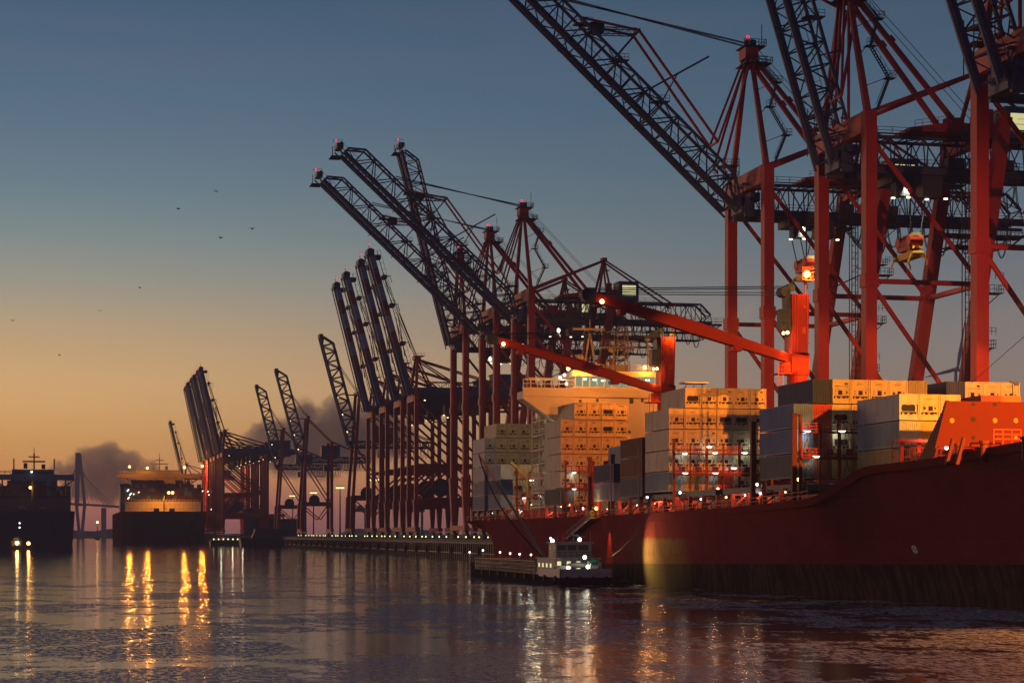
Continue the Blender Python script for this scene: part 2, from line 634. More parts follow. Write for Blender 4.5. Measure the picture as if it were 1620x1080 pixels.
# high mast lighting towers of the terminal
for i, (px, py, w_, lb) in enumerate(((463, 783, 1500, 'leftmost high lighting mast with glowing lamp crown behind the lattice cranes'), (496, 778, 1380, 'middle high lighting mast with glowing lamp crown seen through crane legs'),
                                     (538, 770, 1180, 'tall lighting mast with bright yellow green lamp crown standing in open sky gap'), (592, 757, 1000, 'high lighting mast with glowing crown partly hidden by red crane legs'))):
    p = onW(px, py, w_)
    t = thing('lighting_mast', lb, 'lighting mast', (p.x, p.y, QZ), group='terminal lighting masts')
    h = p.z - QZ
    obj('pole', MB().tube((0, 0, 0), (0, 0, h), 0.55, 0.3, n=8), GREY, t)
    m = MB().tube((0, 0, h), (0, 0, h + 0.5), 2.2, n=12)
    obj('crown', m, GREY, t)
    m = MB()
    for k in range(8):
        a = k * math.pi / 4
        m.box((2.0 * math.cos(a), 2.0 * math.sin(a), h - 0.5), (0.9, 0.9, 0.9))
    obj('lamps', m, glow('mast_lamp', (1.0, 0.86, 0.34), 1.6), t)

# teal terminal gantries and sheds far behind
for i, (px0, px1, pyt, pyb, w_) in enumerate(((556, 578, 806, 842, 1500), (584, 612, 800, 842, 1420), (430, 448, 815, 846, 1900), (640, 668, 806, 842, 1300))):
    a = onW(px0, pyt, w_)
    b = onW(px1, pyt, w_)
    t = thing('yard_gantry', ['hazy teal yard gantry, leftmost of the pair behind the lighting mast', 'hazy teal yard gantry right of the tall lighting mast', 'small hazy yard gantry between left lattice cranes',
                              'teal yard gantry glimpsed between the striped cranes legs'][i], 'gantry', (a.x, a.y, QZ))
    L = (b - a).length
    h = a.z - QZ
    obj('girder', MB().box((L / 2, 0, h), (L + 3, 3, 3)), TEAL, t)
    for x in (0, L):
        obj('leg', MB().beam((x, 0, 0), (x, 0, h - 1.5), 1.4, 1.4), TEAL, t)
    obj('trolley', MB().box((L * .6, 0, h + 2.4), (3, 3, 1.8)), TEAL, t)
# ------------------------------------------------------------------ quay cranes, big lattice kind
def catwalk(m, p0, p1, w=0.9, mi=0):
    m.beam(p0, p1, w, 0.08, mi=mi)
    m.rail([Vector(p0) + Vector((0, -w / 2, 0)), Vector(p1) + Vector((0, -w / 2, 0))], r=0.04, step=2.2, mi=mi)


def lsx(z):
    return 13.4 + 0.154 * (z - 3)


def big_crane(Yc, ang, label, tip_lamp=True, added_flood=False):
    t = thing('quay_crane', label, 'crane', (127, Yc, QZ), group='big red lattice boom quay cranes')
    D = 10.3
    for s in (-1, 1):
        obj('leg', lambda: MB().beam((0, s * D, 20), (0, s * D, 70), 2.0, 1.9).beam((0, s * D, 4.2), (0, s * D, 20), 1.9, 1.2, w1=2.9, h1=2.9)
            .box((0, s * D, 42.5), (2.4, 2.3, 2.2)), RED, t, key=('Aleg', 0, s))
        obj('leg', lambda: MB().beam((lsx(4), s * D, 4), (lsx(70), s * D, 70), 1.9, 2.1), RED, t, key=('Aleg', 1, s))
        obj('strut', lambda: MB().tube((1, s * D, 42.5), (lsx(42.5) - 1, s * D, 42.5), 0.42, n=8), RED, t, key=('Astrut', s))
        objs('brace', lambda: MB().tube((0.8, s * D, 65), (lsx(43.5) - .9, s * D, 43.5), 0.42, n=8).cut().tube((0.8, s * D, 41.5), (lsx(22) - .9, s * D, 22), 0.42, n=8), RED, t, key=('Abrace', s))
        obj('portal_beam', lambda: MB().span((1, s * D - .7, 11), (lsx(12) - 1, s * D + .7, 13.4)), RED, t, key=('Aport', s))
        obj('backstay', lambda: MB().beam((0.3, s * 1.2, 92), (19.3, s * 2.9, 69.4), 0.75, 0.75).beam((7, s * 1.8, 84.3), (7.8, s * 1.86, 83.4), 1.0, 1.0), RED, t, key=('Aback', s))
        objs('top_stay', lambda: MB().beam((0.5, s * D * .95, 70), (23.7, s * 1.2, 79.6), 0.6, 0.6).cut().beam((23.7, s * 1.2, 79.6), (44.4, s * 2.9, 66.8), 0.42, 0.42), RED, t, key=('Atst', s))
    obj('cross_beam', lambda: MB().span((-1.0, -D + 1, 66.6), (1.0, D - 1, 69.9)), REDL, t, key='Across0')
    objs('cross_beam', lambda: MB().span((lsx(68) - .9, -D + 1, 67), (lsx(68) + .9, D - 1, 69.4)).cut().span((lsx(42.5) - .4, -D + 1, 42.1), (lsx(42.5) + .4, D - 1, 42.9)), RED, t, key='Across1')
    for x, k in ((0, 0), (13.3, 1)):
        obj('sill_beam', lambda: MB().span((x - .8, -D - 2, 2.7), (x + .8, D + 2, 4.3)), RED, t, key=('Asill', k))
        for s in (-1, 1):
            def bogie():
                m = MB().prism([(x - .6, s * D - 3.4, 1.5), (x - .6, s * D + 3.4, 1.5), (x - .6, s * D + 1, 2.7), (x - .6, s * D - 1, 2.7)], (1.2, 0, 0))
                for w in range(6):
                    m.tube((x - .75, s * D - 3 + w * 1.2, 0.45), (x + .75, s * D - 3 + w * 1.2, 0.45), 0.45, n=8)
                    m.box((x, s * D - 3 + w * 1.2, 1.0), (1.0, .5, 1.1))
                return m
            obj('bogie', bogie, DARK, t, key=('Abog', k, s))

    def pyl():
        m = MB()
        for s in (-1, 1):
            m.beam((0, s * D * .93, 70), (0, s * 1.3, 92.2), 1.0, 1.0, w1=.7, h1=.7)
        m.box((0, 0, 92.6), (2.6, 3.8, 2.0))
        return m
    obj('pylon', pyl, RED, t, key='Apyl')

    def pylplat():
        m = MB()
        m.box((0.4, 0, 93.8), (4.4, 5, .15)).box((1, 0, 90.5), (5.4, 6, .12))
        m.rail([(-1.8, -2.5, 93.9), (2.6, -2.5, 93.9), (2.6, 2.5, 93.9)], step=1.1, r=.05)
        m.rail([(-1.7, -3, 90.5), (3.7, -3, 90.5), (3.7, 3, 90.5)], step=1.3, r=.05)
        for s in (-1, 1):
            m.tube((-0.4, s * 1, 94.4), (.9, s * 1, 94.4), .8, n=10)
        m.beam((2, -1.6, 93.9), (2, -1.6, 98), .12).beam((1.2, 1.2, 93.9), (1.2, 1.2, 96), .1).box((0, 0, 94.6), (1.6, 1.0, 1.5))
        return m
    obj('top_platform', pylplat, DARK, t, key='Apylp')
    obj('warning_light', lambda: MB().sphere((-.6, -1.2, 95.6), .32), REDLMP, t, key='Awl')
    obj('rear_pylon', lambda: MB().beam((21.2, 2.9, 68), (23.7, .6, 79.6), .6).beam((21.2, -2.9, 68), (23.7, -.6, 79.6), .6).beam((25.6, 2.9, 68), (23.7, .6, 79.6), .45)
        .beam((25.6, -2.9, 68), (23.7, -.6, 79.6), .45).box((23.7, 0, 79.9), (1.4, 2.6, .9)).box((24, 0, 76.8), (2.6, 3, .1)), RED, t, key='Arpy')

    # zigzag stair from leg top to apex, near side
    def stair():
        m = MB()
        zs = [70.2, 76, 81.5, 86.5, 90.4]
        xs = [1.6, 4.6, 2.0, 4.0, 1.4]
        ys = [-9.6, -7.6, -6.0, -4.4, -3.2]
        for i in range(4):
            a, b = Vector((xs[i], ys[i], zs[i])), Vector((xs[i + 1], ys[i + 1], zs[i + 1]))
            for e in (-.4, .4):
                o = Vector((0, e, 0))
                m.beam(a + o, b + o, .12, .2)
                m.beam(a + o + Vector((0, 0, 1)), b + o + Vector((0, 0, 1)), .07)
            n = 12
            for k in range(n):
                p = a.lerp(b, k / n)
                m.box(p, (.3, .8, .06))
                if k % 3 == 0:
                    m.beam(p + Vector((0, -.4, 0)), p + Vector((0, -.4, 1)), .06)
            m.box(b, (1.8, 1.6, .1)).rail([b + Vector((-.9, -.8, 0)), b + Vector((.9, -.8, 0)), b + Vector((.9, .8, 0))], step=.9)
            m.beam(b + Vector((-.7, 0, 0)), (0, ys[i + 1] * 1.02, zs[i + 1] - 1.6), .12)
        m.cut()
        # cage platform on the leg head
        for z in (70.3, 72.6):
            m.box((-1.6, 7.2, z), (3.4, 3.4, .1)).rail([(-3.2, 5.6, z), (0, 5.6, z), (0, 8.8, z)], step=.8)
        for x, y in ((-3.2, 5.6), (0, 5.6), (-3.2, 8.8), (0, 8.8)):
            m.beam((x, y, 66), (x, y, 74), .14)
        return m
    objs('access_stair', stair, DARK, t, key='Astair')

    # girder over the quay
    def girder():
        m = MB()
        m.truss((-2, 0, 62.2), (55, 0, 62.2), (0, 0, 1), 6.4, 4.6, 5.4, 19, cr=.42, wr=.13, crt=.24, taper=lambda q: 1 if q < .96 else .45)
        m.span((-2, -3.6, 61.4), (58, -2.9, 62.0)).span((-2, 2.9, 61.4), (58, 3.6, 62.0))
        return m
    obj('girder', girder, BOOMC, t, key='Agird')

    def walk():
        m = MB()
        catwalk(m, (-1, -4.6, 62.4), (58, -4.6, 62.4))
        m.rail([(-1, -4.1, 67.8), (40, -4.1, 67.8)], r=.04, step=2.5)
        m.box((19.5, -4.2, 67.8), (41, .8, .08))
        # platforms hung below the landward end
        for (x0, x1, z) in ((36, 56, 59.4), (40, 52, 57.2)):
            m.box(((x0 + x1) / 2, -1, z), (x1 - x0, 6, .12)).rail([(x0, -4, z), (x1, -4, z), (x1, 2, z)], r=.045, step=1.5)
            for x in (x0, (x0 + x1) / 2, x1):
                m.beam((x, -4, z), (x, -4, 62), .14)
        m.beam((52, -4, 57.2), (57.5, -4, 61.6), .3)
        for x in (18, 22.5, 27):
            m.box((x, -3.6, 63.4), (3, 1.6, 1.6))
        return m
    obj('walkway', walk, DARK, t, key='Awalk')

    def machinery_deck():
        m = MB()
        m.prism([(10, -3.6, 68.6), (27, -3.6, 68.6), (27, -3.6, 69.8), (18, -3.6, 70.4), (10, -3.6, 69.1)], (0, 7.2, 0))
        m.beam((26, -3.4, 62), (26, -3.4, 72), .3).box((24.5, -2.4, 71.6), (1.6, 1.4, 2.6)).box((20, 1.0, 71), (3, 2, 1.8))
        m.rail([(11, -3.5, 69.2), (18, -3.5, 70.4)], step=1.4)
        return m
    obj('machinery_deck', machinery_deck, RED, t, key='Amdeck')
    mh = obj('machinery_house', lambda: MB().span((27.5, -3.2, 68.3), (33.2, 3.2, 73.2)).span((27.3, -3.4, 73.2), (33.4, 3.4, 73.5)).span((27.5, -3.5, 68.0), (33.2, 3.5, 68.3)), BLUE, t, key='Amh')
    obj('window', lambda: MB().span((28.3, -3.24, 69.6), (32.4, -3.2, 72.4)).box((30.3, -3.22, 69.3), (3, .02, .01)), CABLIT, mh, key='Amhw')
    obj('window_frame', lambda: MB().span((28.2, -3.3, 69.45), (32.5, -3.26, 69.6)).span((28.2, -3.3, 72.4), (32.5, -3.26, 72.55)).span((28.2, -3.3, 69.6), (28.35, -3.26, 72.4)).span((32.35, -3.3, 69.6), (32.5, -3.26, 72.4))
        .span((28.4, -3.3, 70.5), (32.4, -3.27, 70.58)).span((29.6, -3.3, 71.4), (31.9, -3.27, 71.46)), BLUE, mh, key='Amhf')

    # boom
    a = R(ang)
    d = Vector((-math.cos(a), 0, math.sin(a)))
    up = Vector((math.sin(a), 0, math.cos(a)))
    h0 = Vector((-3.2, 0, 62.6))
    L = 67.5

    def boom():
        m = MB()
        m.truss(h0 + d * 1, h0 + d * (L - 2), up, 6.6, 3.6, 4.9, 17, cr=.4, wr=.15, crt=.24, taper=lambda q: min(1, .45 + q * 12, .35 + (1 - q) * 25))
        for s in (-1, 1):
            o = Vector((0, s * 3.3, 0)) - up * .7
            m.beam(h0 + o, h0 + d * L + o, .5, .3)
        m.box(h0 + up * .6 + Vector((1.6, 0, .6)), (2.6, 6.0, 2.8)).box(h0 + Vector((.2, -2.4, 1.8)), (2.4, 1.2, 2.0)).box(h0 + Vector((3.4, -1.8, 2.6)), (2.0, 2.4, 1.6))
        return m
    obj('boom', boom, BOOMC, t, key=('Aboom', ang))

    def boomwalk():
        m = MB()
        o = Vector((0, -4.2, 0))
        m.beam(h0 + o, h0 + d * L + o, .7, .07)
        p = h0 + d * L
        for k in range(31):
            q = h0 + d * (L * k / 30) + o - Vector((0, .3, 0))
            m.beam(q, q + up * 1.1, .07)
        m.beam(h0 + o + up * 1.1 - Vector((0, .3, 0)), p + o + up * 1.1 - Vector((0, .3, 0)), .08)
        # boom head with sheaves and hanging platform
        m.box(p + up * .5, (1.8, 6.0, 1.3)).tube(p + up * 1.0 + Vector((0, -3.1, 0)), p + up * 1.0 + Vector((0, 3.1, 0)), .6, n=10)
        m.box(p + Vector((-.6, 0, -2.6)), (3.2, 6, .2)).beam(p + Vector((.6, -2.8, 0)), p + Vector((.6, -2.8, -2.6)), .2).beam(p + Vector((-1.8, -2.8, 0)), p + Vector((-1.8, -2.8, -2.6)), .2)
        m.rail([p + Vector((-1.6, -3, .9)), p + Vector((1.0, -3, 1.0))], step=1.3, r=.04, h=.9)
        # side platforms and lamp outriggers on the way
        for f in (.36, .52, .66):
            q = h0 + d * (L * f)
            m.beam(q - up * 2.2, q + up * 5.6, .22).box(q + up * 4.9, (3.4, 2.6, .14)).rail([q + up * 4.9 + Vector((-1.6, -1.3, 0)), q + up * 4.9 + Vector((1.6, -1.3, 0))], step=.8)
        return m
    obj('boom_walkway', boomwalk, DARK, t, key=('Abw', ang))

    # stays: from boom by links to the apex
    ap = Vector((0, 0, 92.4))
    k1 = h0 + d * 46 + up * 4.7
    if ang < 50:
        kn = Vector((-22.3, 0, 95.5))
        lo = Vector((-7, 0, 75.3))
    else:
        kn = h0 + d * 24 + up * 12
        lo = Vector((-1.6, 0, 74))
        k1 = h0 + d * 30 + up * 5

    def stays():
        m = MB()
        for s in (-1, 1):
            o1, o2 = Vector((0, s * 2.0, 0)), Vector((0, s * 2.5, 0))
            m.beam(k1 + o1, kn + o1, .38).beam(kn + o1, lo + o2, .42).beam(lo + o2, ap + Vector((-.5, s * 1.2, 0)), .36)
            m.beam(lo + o2 + Vector((1.0, s * .6, -4)), ap + Vector((.1, s * 1.5, 0)), .4)
            m.beam(lo + o2 + Vector((1.0, s * .6, -4)), h0 + d * 7 + up * 4 + o1, .4)
        m.beam(kn + Vector((0, -2.4, 0)), kn + Vector((0, 2.4, 0)), .5).beam(lo + Vector((0, -2.6, 0)), lo + Vector((0, 2.6, 0)), .35)
        return m
    obj('forestay', stays, RED, t, key=('Astay', ang))

    def masts():
        m = MB()
        if ang < 50:
            q = h0 + d * 36 + up * 4.4
            for s in (-1, 1):
                m.beam(kn + Vector((0, s * 2, -.2)), q + Vector((0, s * 1.4, 0)), .2)
            q2 = h0 + d * 42 + up * 5
            m.truss(q2, kn + Vector((0, 0, -.5)), (0, 0, 1), 1.6, 1.6, 1.2, 6, cr=.07, wr=.05)
            m.box(q2 + Vector((.6, 0, 1.1)), (2.6, 2.4, 1.8))
            q3 = h0 + d * 29
            m.cut()
            m.beam(q3, q3 + Vector((16.5, 0, 9.5)), .34).beam(q3 + Vector((10.5, 0, 6.2)), h0 + d * 24 + up * 5, .22)
        else:
            for f in (18, 27):
                q = h0 + d * f + up * 4
                m.cut().beam(q, q + up * 4.4, .25)
        return m
    objs('stay_support', masts, DARK, t, key=('Amast', ang))

    def ropes():
        m = MB()
        e = h0 + d * 50 + up * 5.4
        for y in (-1.3, -.7, .7, 1.3):
            m.tube(ap + Vector((0, y, 1.9)), e + Vector((0, y, (y > 0) * 1.0)), .085, n=4, caps=False)
        for y in (-1, 1):
            m.tube(ap + Vector((0.6, y, 1.9)), (24, y, 71), .06, n=4, caps=False)
        return m
    obj('hoist_rope', ropes, DARK, t, key=('Arope', ang))
    if tip_lamp:
        p = h0 + d * L
        obj('warning_light', MB().sphere(p + Vector((-.8, -3, 1.6)), .32), REDLMP, t)

    # trolley with cab and lamps
    def trolley():
        m = MB()
        m.span((7, -3.2, 60.0), (16.4, 3.2, 61.3)).span((12.5, -3.4, 57.8), (16, -.4, 60))
        m.box((8.8, -2.5, 58.8), (2.4, 2.2, 2.2)).box((18.5, -2, 59.8), (3, 4, .2)).rail([(17, -4, 59.8), (20, -4, 59.8), (20, 0, 59.8)], step=1)
        m.rail([(6, -3.6, 60), (10, -3.6, 60)], step=1)
        for x in (7.5, 11, 15.5):
            m.tube((x, -2.8, 61.6), (x, 2.8, 61.6), .5, n=8)
        return m
    tr = obj('trolley', trolley, DARK, t, key='Atrol')
    obj('cab_window', lambda: MB().span((12.8, -3.46, 58.2), (15.7, -3.42, 59.6)), GLASS, tr, key='Acabw')
    for i, x in enumerate((7.2, 9.9, 13.2, 16.6)):
        obj('flood_lamp', lambda: MB().box((0, 0, 0), (.55, .4, .24)), glow('trolley_flood', (1.0, .95, .62), 3), tr, loc=(x, -3.3, 57.5 if i % 2 else 57.3), key='Afl')

    lamp_light('SPOT', (127 + 9.5, Yc - 4.2, QZ + 60), 9000, (1.0, .86, .45), .3, target=(127 + 12, Yc, 50), spot=R(70), blend=.5, parent=t)
    # festoon cables in loops under the girder
    def fest():
        m = MB()
        for i in range(13):
            x0 = 19 + i * 2.5
            for y in (-3.9, -3.5):
                pts = [(x0 + 2.5 * k / 8, y, 61.2 - (4.4 + (i * 37 % 5) * .45) * (1 - (2 * k / 8 - 1) ** 2) ** .6) for k in range(9)]
                m.path(pts, .075, n=4)
        return m
    obj('festoon_cable', fest, BLACK, t, key='Afest')

    # lift and ladder tower on the near landside leg
    def tower():
        m = MB()
        for (x, y) in ((-.6, -.6), (.6, -.6), (-.6, .6), (.6, .6)):
            m.beam((16.2 + x, -12.2 + y, 4), (16.2 + x, -12.2 + y, 68), .13)
        for k in range(52):
            z = 5 + k * 1.22
            m.beam((15.6, -12.8, z), (16.8, -12.8, z), .09)
            if k % 2:
                m.beam((15.6, -12.8, z), (16.8, -12.8, z + 1.22), .07)
        for z in (14, 23, 32, 41, 50, 59):
            x = lsx(z) + 2.4
            m.box((x, -D, z), (2.6, 2.6, .12)).rail([(x - 1.2, -D - 1.3, z), (x + 1.3, -D - 1.3, z), (x + 1.3, -D + 1.3, z)], step=.8, h=1.3)
            m.rail([(x - .2, -D - 1.3, z + 2.2), (x + 1.3, -D - 1.3, z + 2.2)], step=.7)
            m.beam((x + 1.2, -D, z), (x - 1.4, -D, z - 2.2), .14)
        for k in range(7):
            z = 6 + k * 9
            m.beam((16.8, -12.2, z), (lsx(z), -D, z), .14)
        return m
    obj('ladder_tower', tower, DARK, t, key='Atow')
    # inclined stair below the girder on the far side
    def stair2():
        m = MB()
        for e in (-.5, .5):
            m.beam((20.5, 4 + e, 61.5), (27.5, 4 + e, 54), .14, .25).beam((20.5, 4 + e, 62.6), (27.5, 4 + e, 55.1), .07)
        for k in range(16):
            q = Vector((20.5, 4, 61.5)).lerp(Vector((27.5, 4, 54)), k / 16)
            m.box(q, (.3, 1, .06))
        m.box((28.4, 4, 54), (2.2, 2.2, .12)).rail([(27.3, 2.9, 54), (29.5, 2.9, 54), (29.5, 5, 54)], step=.8)
        m.beam((28.4, 3, 54), (lsx(50), 9, 50), .2)
        return m
    obj('stair', stair2, DARK, t, key='Ast2')
    if added_flood:  # added flood on the unseen near leg, lights the centre reefer ends
        obj('flood_lamp', MB().box((-1.4, -9.6, 32.4), (.6, .8, .5)).box((-1.4, -10.8, 32.4), (.6, .8, .5)), SODIUM, t)
        lamp_light('SPOT', (125.2, Yc - 10, 38.6), 260000, (1.0, .27, .015), .4, target=(94, 278, 21), spot=R(24), blend=.3, parent=t)
    return t


def spreader(Yc, ztop, label):
    p = (127 + 11.8, Yc, ztop)
    t = thing('container_spreader', label, 'spreader', p, group='spreaders hanging from the cranes')
    hb = obj('headblock', lambda: MB().tube((-.1, -3.0, -1.0), (-.1, 3.0, -1.0), 1.05, n=14).box((-.1, 0, -1.9), (1.9, 5.4, .7)).tube((-1.2, -2.2, -.7), (1.2, -2.2, -.7), .95, n=14).tube((-1.2, 2.2, -.7), (1.2, 2.2, -.7), .95, n=14), SHIPRED, t, key='sp_h')
    obj('sheave_guard', lambda: MB().box((-.5, -1, .25), (.9, 3.2, .16)).box((.5, -1, .25), (.5, 3.2, .16)).box((0, -2.8, .1), (1.6, .12, .9)).box((0, 1.2, .25), (1.4, .6, .3)), paint('guard_cream', (.6, .55, .35)), hb, key='sp_g')

    def frame():
        m = MB()
        m.box((0, 0, -3.1), (1.7, 6.2, 1.1)).box((0, -3.3, -3.3), (2.3, .5, .7)).box((0, 3.3, -3.3), (2.3, .5, .7))
        m.box((-.6, -1.6, -2.5), (.5, 1.2, .6)).box((.5, .4, -2.5), (.6, 1.6, .5)).tube((-1, -3.4, -3.0), (1, -3.4, -3.0), .32, n=8)
        for x in (-.9, .9):
            m.beam((x, -3.4, -2.3), (x * .5, -3.0, -1.8), .25)
        return m
    fr = obj('frame', frame, YELLOW, t, key='sp_f')
    for x in (-1.15, 1.15):
        for y in (-3.3, 3.3):
            obj('flipper', lambda: MB().beam((x, y, -3.2), (x * 1.5, y * 1.03, -4.5), .45, .14).beam((x * 1.5, y * 1.03, -4.5), (x * 1.42, y * 1.03, -4.9), .4, .12), YELLOW, fr, key=('sp_fl', x, y))
    def cab():
        m = MB()
        for x in (-2.6, 2.6):
            for y in (-2.3, -2.0, 2.0, 2.3):
                m.tube((x * .35, y, -.2), (x, y, 67 - ztop), .055, n=4, caps=False)
        m.tube((.2, 0, 0), (.2, 0, 67 - ztop), .14, n=5)
        return m
    obj('hoist_cables', cab, DARK, t)


big_crane(251, 71, 'red quay crane at the right picture edge with steep blue lattice boom', tip_lamp=False, added_flood=True)
big_crane(311.4, 73, 'second big red quay crane from right with nearly upright lattice boom', tip_lamp=False)
big_crane(359, 42.8, 'tall red quay crane with half raised lattice boom leaving the top of the picture', tip_lamp=False)
big_crane(549.6, 42.8, 'red quay crane with half raised boom and blue machinery house lit behind ship crane jib')
big_crane(595, 42.9, 'red quay crane whose half raised boom tip reaches farthest left of its neighbours')
big_crane(642, 75.4, 'red quay crane with steep lattice boom crossing behind two half raised booms')
spreader(312, 57.4, 'red and yellow spreader hanging higher, between the right red crane legs')
spreader(360, 60.0, 'red and yellow spreader hanging behind the orange lit deck crane column')


# ------------------------------------------------------------------ cranes with plate booms, striped
def plate_crane(X0, Yc, ang, label, group, stripes=True):
    t = thing('quay_crane', label, 'crane', (X0, Yc, QZ), group=group)
    D = 8.0
    H = 52.5
    for s in (-1, 1):
        obj('leg', lambda: MB().beam((0, s * D, 14), (0, s * D, H), 1.5, 1.5).beam((0, s * D, 3.8), (0, s * D, 14), 1.2, 1.4, w1=3, h1=2.4), RED, t, key=('Cleg', 0, s))
        obj('leg', lambda: MB().beam((28, s * D, 14), (28, s * D, H), 1.4, 1.5).beam((28, s * D, 3.8), (28, s * D, 14), 1.2, 1.4, w1=3, h1=2.4), RED, t, key=('Cleg', 1, s))
        obj('portal_beam', lambda: MB().span((1, s * D - .8, 12), (27, s * D + .8, 15)), RED, t, key=('Cp', s))
        objs('brace', lambda: MB().beam((1, s * D, 50), (27, s * D, 27), .8).cut().beam((1, s * D, 27), (27, s * D, 27), .9).cut().beam((1, s * D, 15), (14, s * D, 27), .7).cut().beam((27, s * D, 15), (14, s * D, 27), .7), RED, t, key=('Cb', s))
    for x in (0, 28):
        obj('sill_beam', lambda: MB().span((x - .9, -D - 3, 2.4), (x + .9, D + 3, 4.0)), RED, t, key=('Cs', x))
        obj('cross_beam', lambda: MB().span((x - .9, -D + 1, H - 2), (x + .9, D - 1, H + .5)), RED, t, key=('Cc', x))
        for s in (-1, 1):
            def bogie():
                m = MB().box((x, s * D, 1.7), (1.2, 6.6, 1.0))
                for w in range(5):
                    m.tube((x - .6, s * D - 2.8 + w * 1.4, .5), (x + .6, s * D - 2.8 + w * 1.4, .5), .5, n=8)
                return m
            obj('bogie', bogie, DARK, t, key=('Cbg', x, s))
    obj('cable_reel', lambda: MB().tube((9, -9.6, 18.6), (9, -9.0, 18.6), 3.4, n=20).tube((9, -9.8, 18.6), (9, -8.9, 18.6), 1.0, n=12), DARK, t, key='Creel')

    def pyl():
        m = MB()
        for s in (-1, 1):
            m.beam((0, s * D * .9, H), (1.5, s * 2, H + 14.2), .9, 1.0).beam((8, s * 3, H + 1), (1.5, s * 2, H + 14), .6)
        m.box((1.5, 0, H + 14.4), (2.4, 5, 1.2)).box((2.2, 0, H + 15.2), (4, 5.4, .14)).rail([(.2, -2.7, H + 15.2), (4.2, -2.7, H + 15.2)], step=1)
        return m
    obj('pylon', pyl, RED, t, key='Cpy')
    objs('backstay', lambda: MB().beam((1.5, -2, H + 14), (34, -2.6, H + 4.6), .5).cut().beam((1.5, 2, H + 14), (34, 2.6, H + 4.6), .5).cut().beam((1.5, -2, H + 14), (18, -2.6, H + 3.6), .45).cut().beam((1.5, 2, H + 14), (18, 2.6, H + 3.6), .45), RED, t, key='Cbs')
    obj('girder', lambda: MB().span((0, -3.6, H - .4), (46, -2.2, H + 3.2)).span((0, 2.2, H - .4), (46, 3.6, H + 3.2)).span((44, -3.5, H), (46.5, 3.5, H + 3)), BLUE, t, key='Cg')

    def walk():
        m = MB()
        m.box((23, -4.4, H + .4), (46, 1.2, .1)).rail([(0, -5, H + .4), (46, -5, H + .4)], step=2.2, r=.06)
        m.box((30, 0, H - 3.4), (9, 5, .2)).rail([(25.5, -2.5, H - 3.4), (34.5, -2.5, H - 3.4)], step=1.5, r=.06)
        m.box((20, -1, H - 2.6), (5, 4.5, 3.6)).beam((20, -2, H - 6.5), (20, -2, H - 4), .5)
        m.truss((5, 0, H + 3.4), (27, 0, H + 3.4), (0, 0, 1), 5, 5, 2.2, 8, cr=.12, wr=.08)
        return m
    obj('walkway', walk, DARK, t, key='Cw')
    mh = obj('machinery_house', lambda: MB().span((30, -3.6, H + 3.4), (43, 3.6, H + 8.4)).span((29.6, -3.9, H + 8.4), (43.4, 3.9, H + 8.8)), BLUE, t, key='Cmh')
    objs('vent', lambda: MB().span((32, -3.7, H + 5), (34.5, -3.62, H + 7)).cut().span((37, -3.7, H + 5), (39.5, -3.62, H + 7)), DARK, mh, key='Cmv')
    for i, (x, z) in enumerate(((4, H - 1.4), (17, H - 5), (25.6, H - 3.7), (33, H - 4))):
        obj('flood_lamp', lambda: MB().box((0, 0, 0), (.6, .5, .4)), glow('crane_flood', (1.0, .86, .42), 1.8), t, loc=(x, -3.4, z), key='Cfl')
    a = R(ang)
    d = Vector((-math.cos(a), 0, math.sin(a)))
    up = Vector((math.sin(a), 0, math.cos(a)))
    h0 = Vector((-3, 0, H + .4))
    L = 54

    def boom():
        m = MB()
        n = 9
        for s in (-1, 1):
            for k in range(n):
                p0 = h0 + d * (L * k / n) + up * 1.7 + Vector((0, s * 2.6, 0))
                p1 = h0 + d * (L * (k + 1) / n) + up * 1.7 + Vector((0, s * 2.6, 0))
                m.beam(p0, p1, .9, 2.1, mi=(k % 2 if (stripes and k > 2) else 2))
            m.beam(h0 + Vector((0, s * 2.6, 0)) - up * .25, h0 + d * L + Vector((0, s * 2.6, 0)) - up * .1, 1.2, .3, mi=2)
        for k in range(12):
            p = h0 + d * (L * k / 12) + up * 1.7
            m.beam(p + Vector((0, -2.2, 0)), p + Vector((0, 2.2, 0)), .5, mi=2)
        return m
    obj('boom', boom, [GREYW, STRIPER, BLUE], t, key=('Cboom', ang, stripes))

    def gear():
        m = MB()
        o = Vector((0, -3.8, 0)) + up * 3.8
        m.beam(h0 + d * 4 + o, h0 + d * L + o, 1.0, .1)
        for k in range(22):
            q = h0 + d * (4 + (L - 4) * k / 21) + o
            m.beam(q, q + up * 1.3, .1)
        m.beam(h0 + d * 4 + o + up * 1.3, h0 + d * L + o + up * 1.3, .1)
        p = h0 + d * L + up * 1.6
        m.box(p, (2.6, 6.6, 2.8)).box(p + up * 2.4 - d * 2, (2.2, 4, 1.6)).tube(p + d * .5 + Vector((0, -3.4, 0)), p + d * .5 + Vector((0, 3.4, 0)), 1.3, n=10)
        m.beam(p + d * 1, p + d * 1 + Vector((0, 0, 3.4)), .2)
        for f in (.35, .62, .82):
            q = h0 + d * (L * f) + up * 3.6
            m.box(q + up * .8, (1.6, 5, 1.4)).beam(q, q + up * 3.2, .3).beam(q + up * 3.2, q + up * 3.2 - d * 2.6, .2)
        return m
    obj('boom_gear', gear, DARK, t, key=('Cgear', ang))

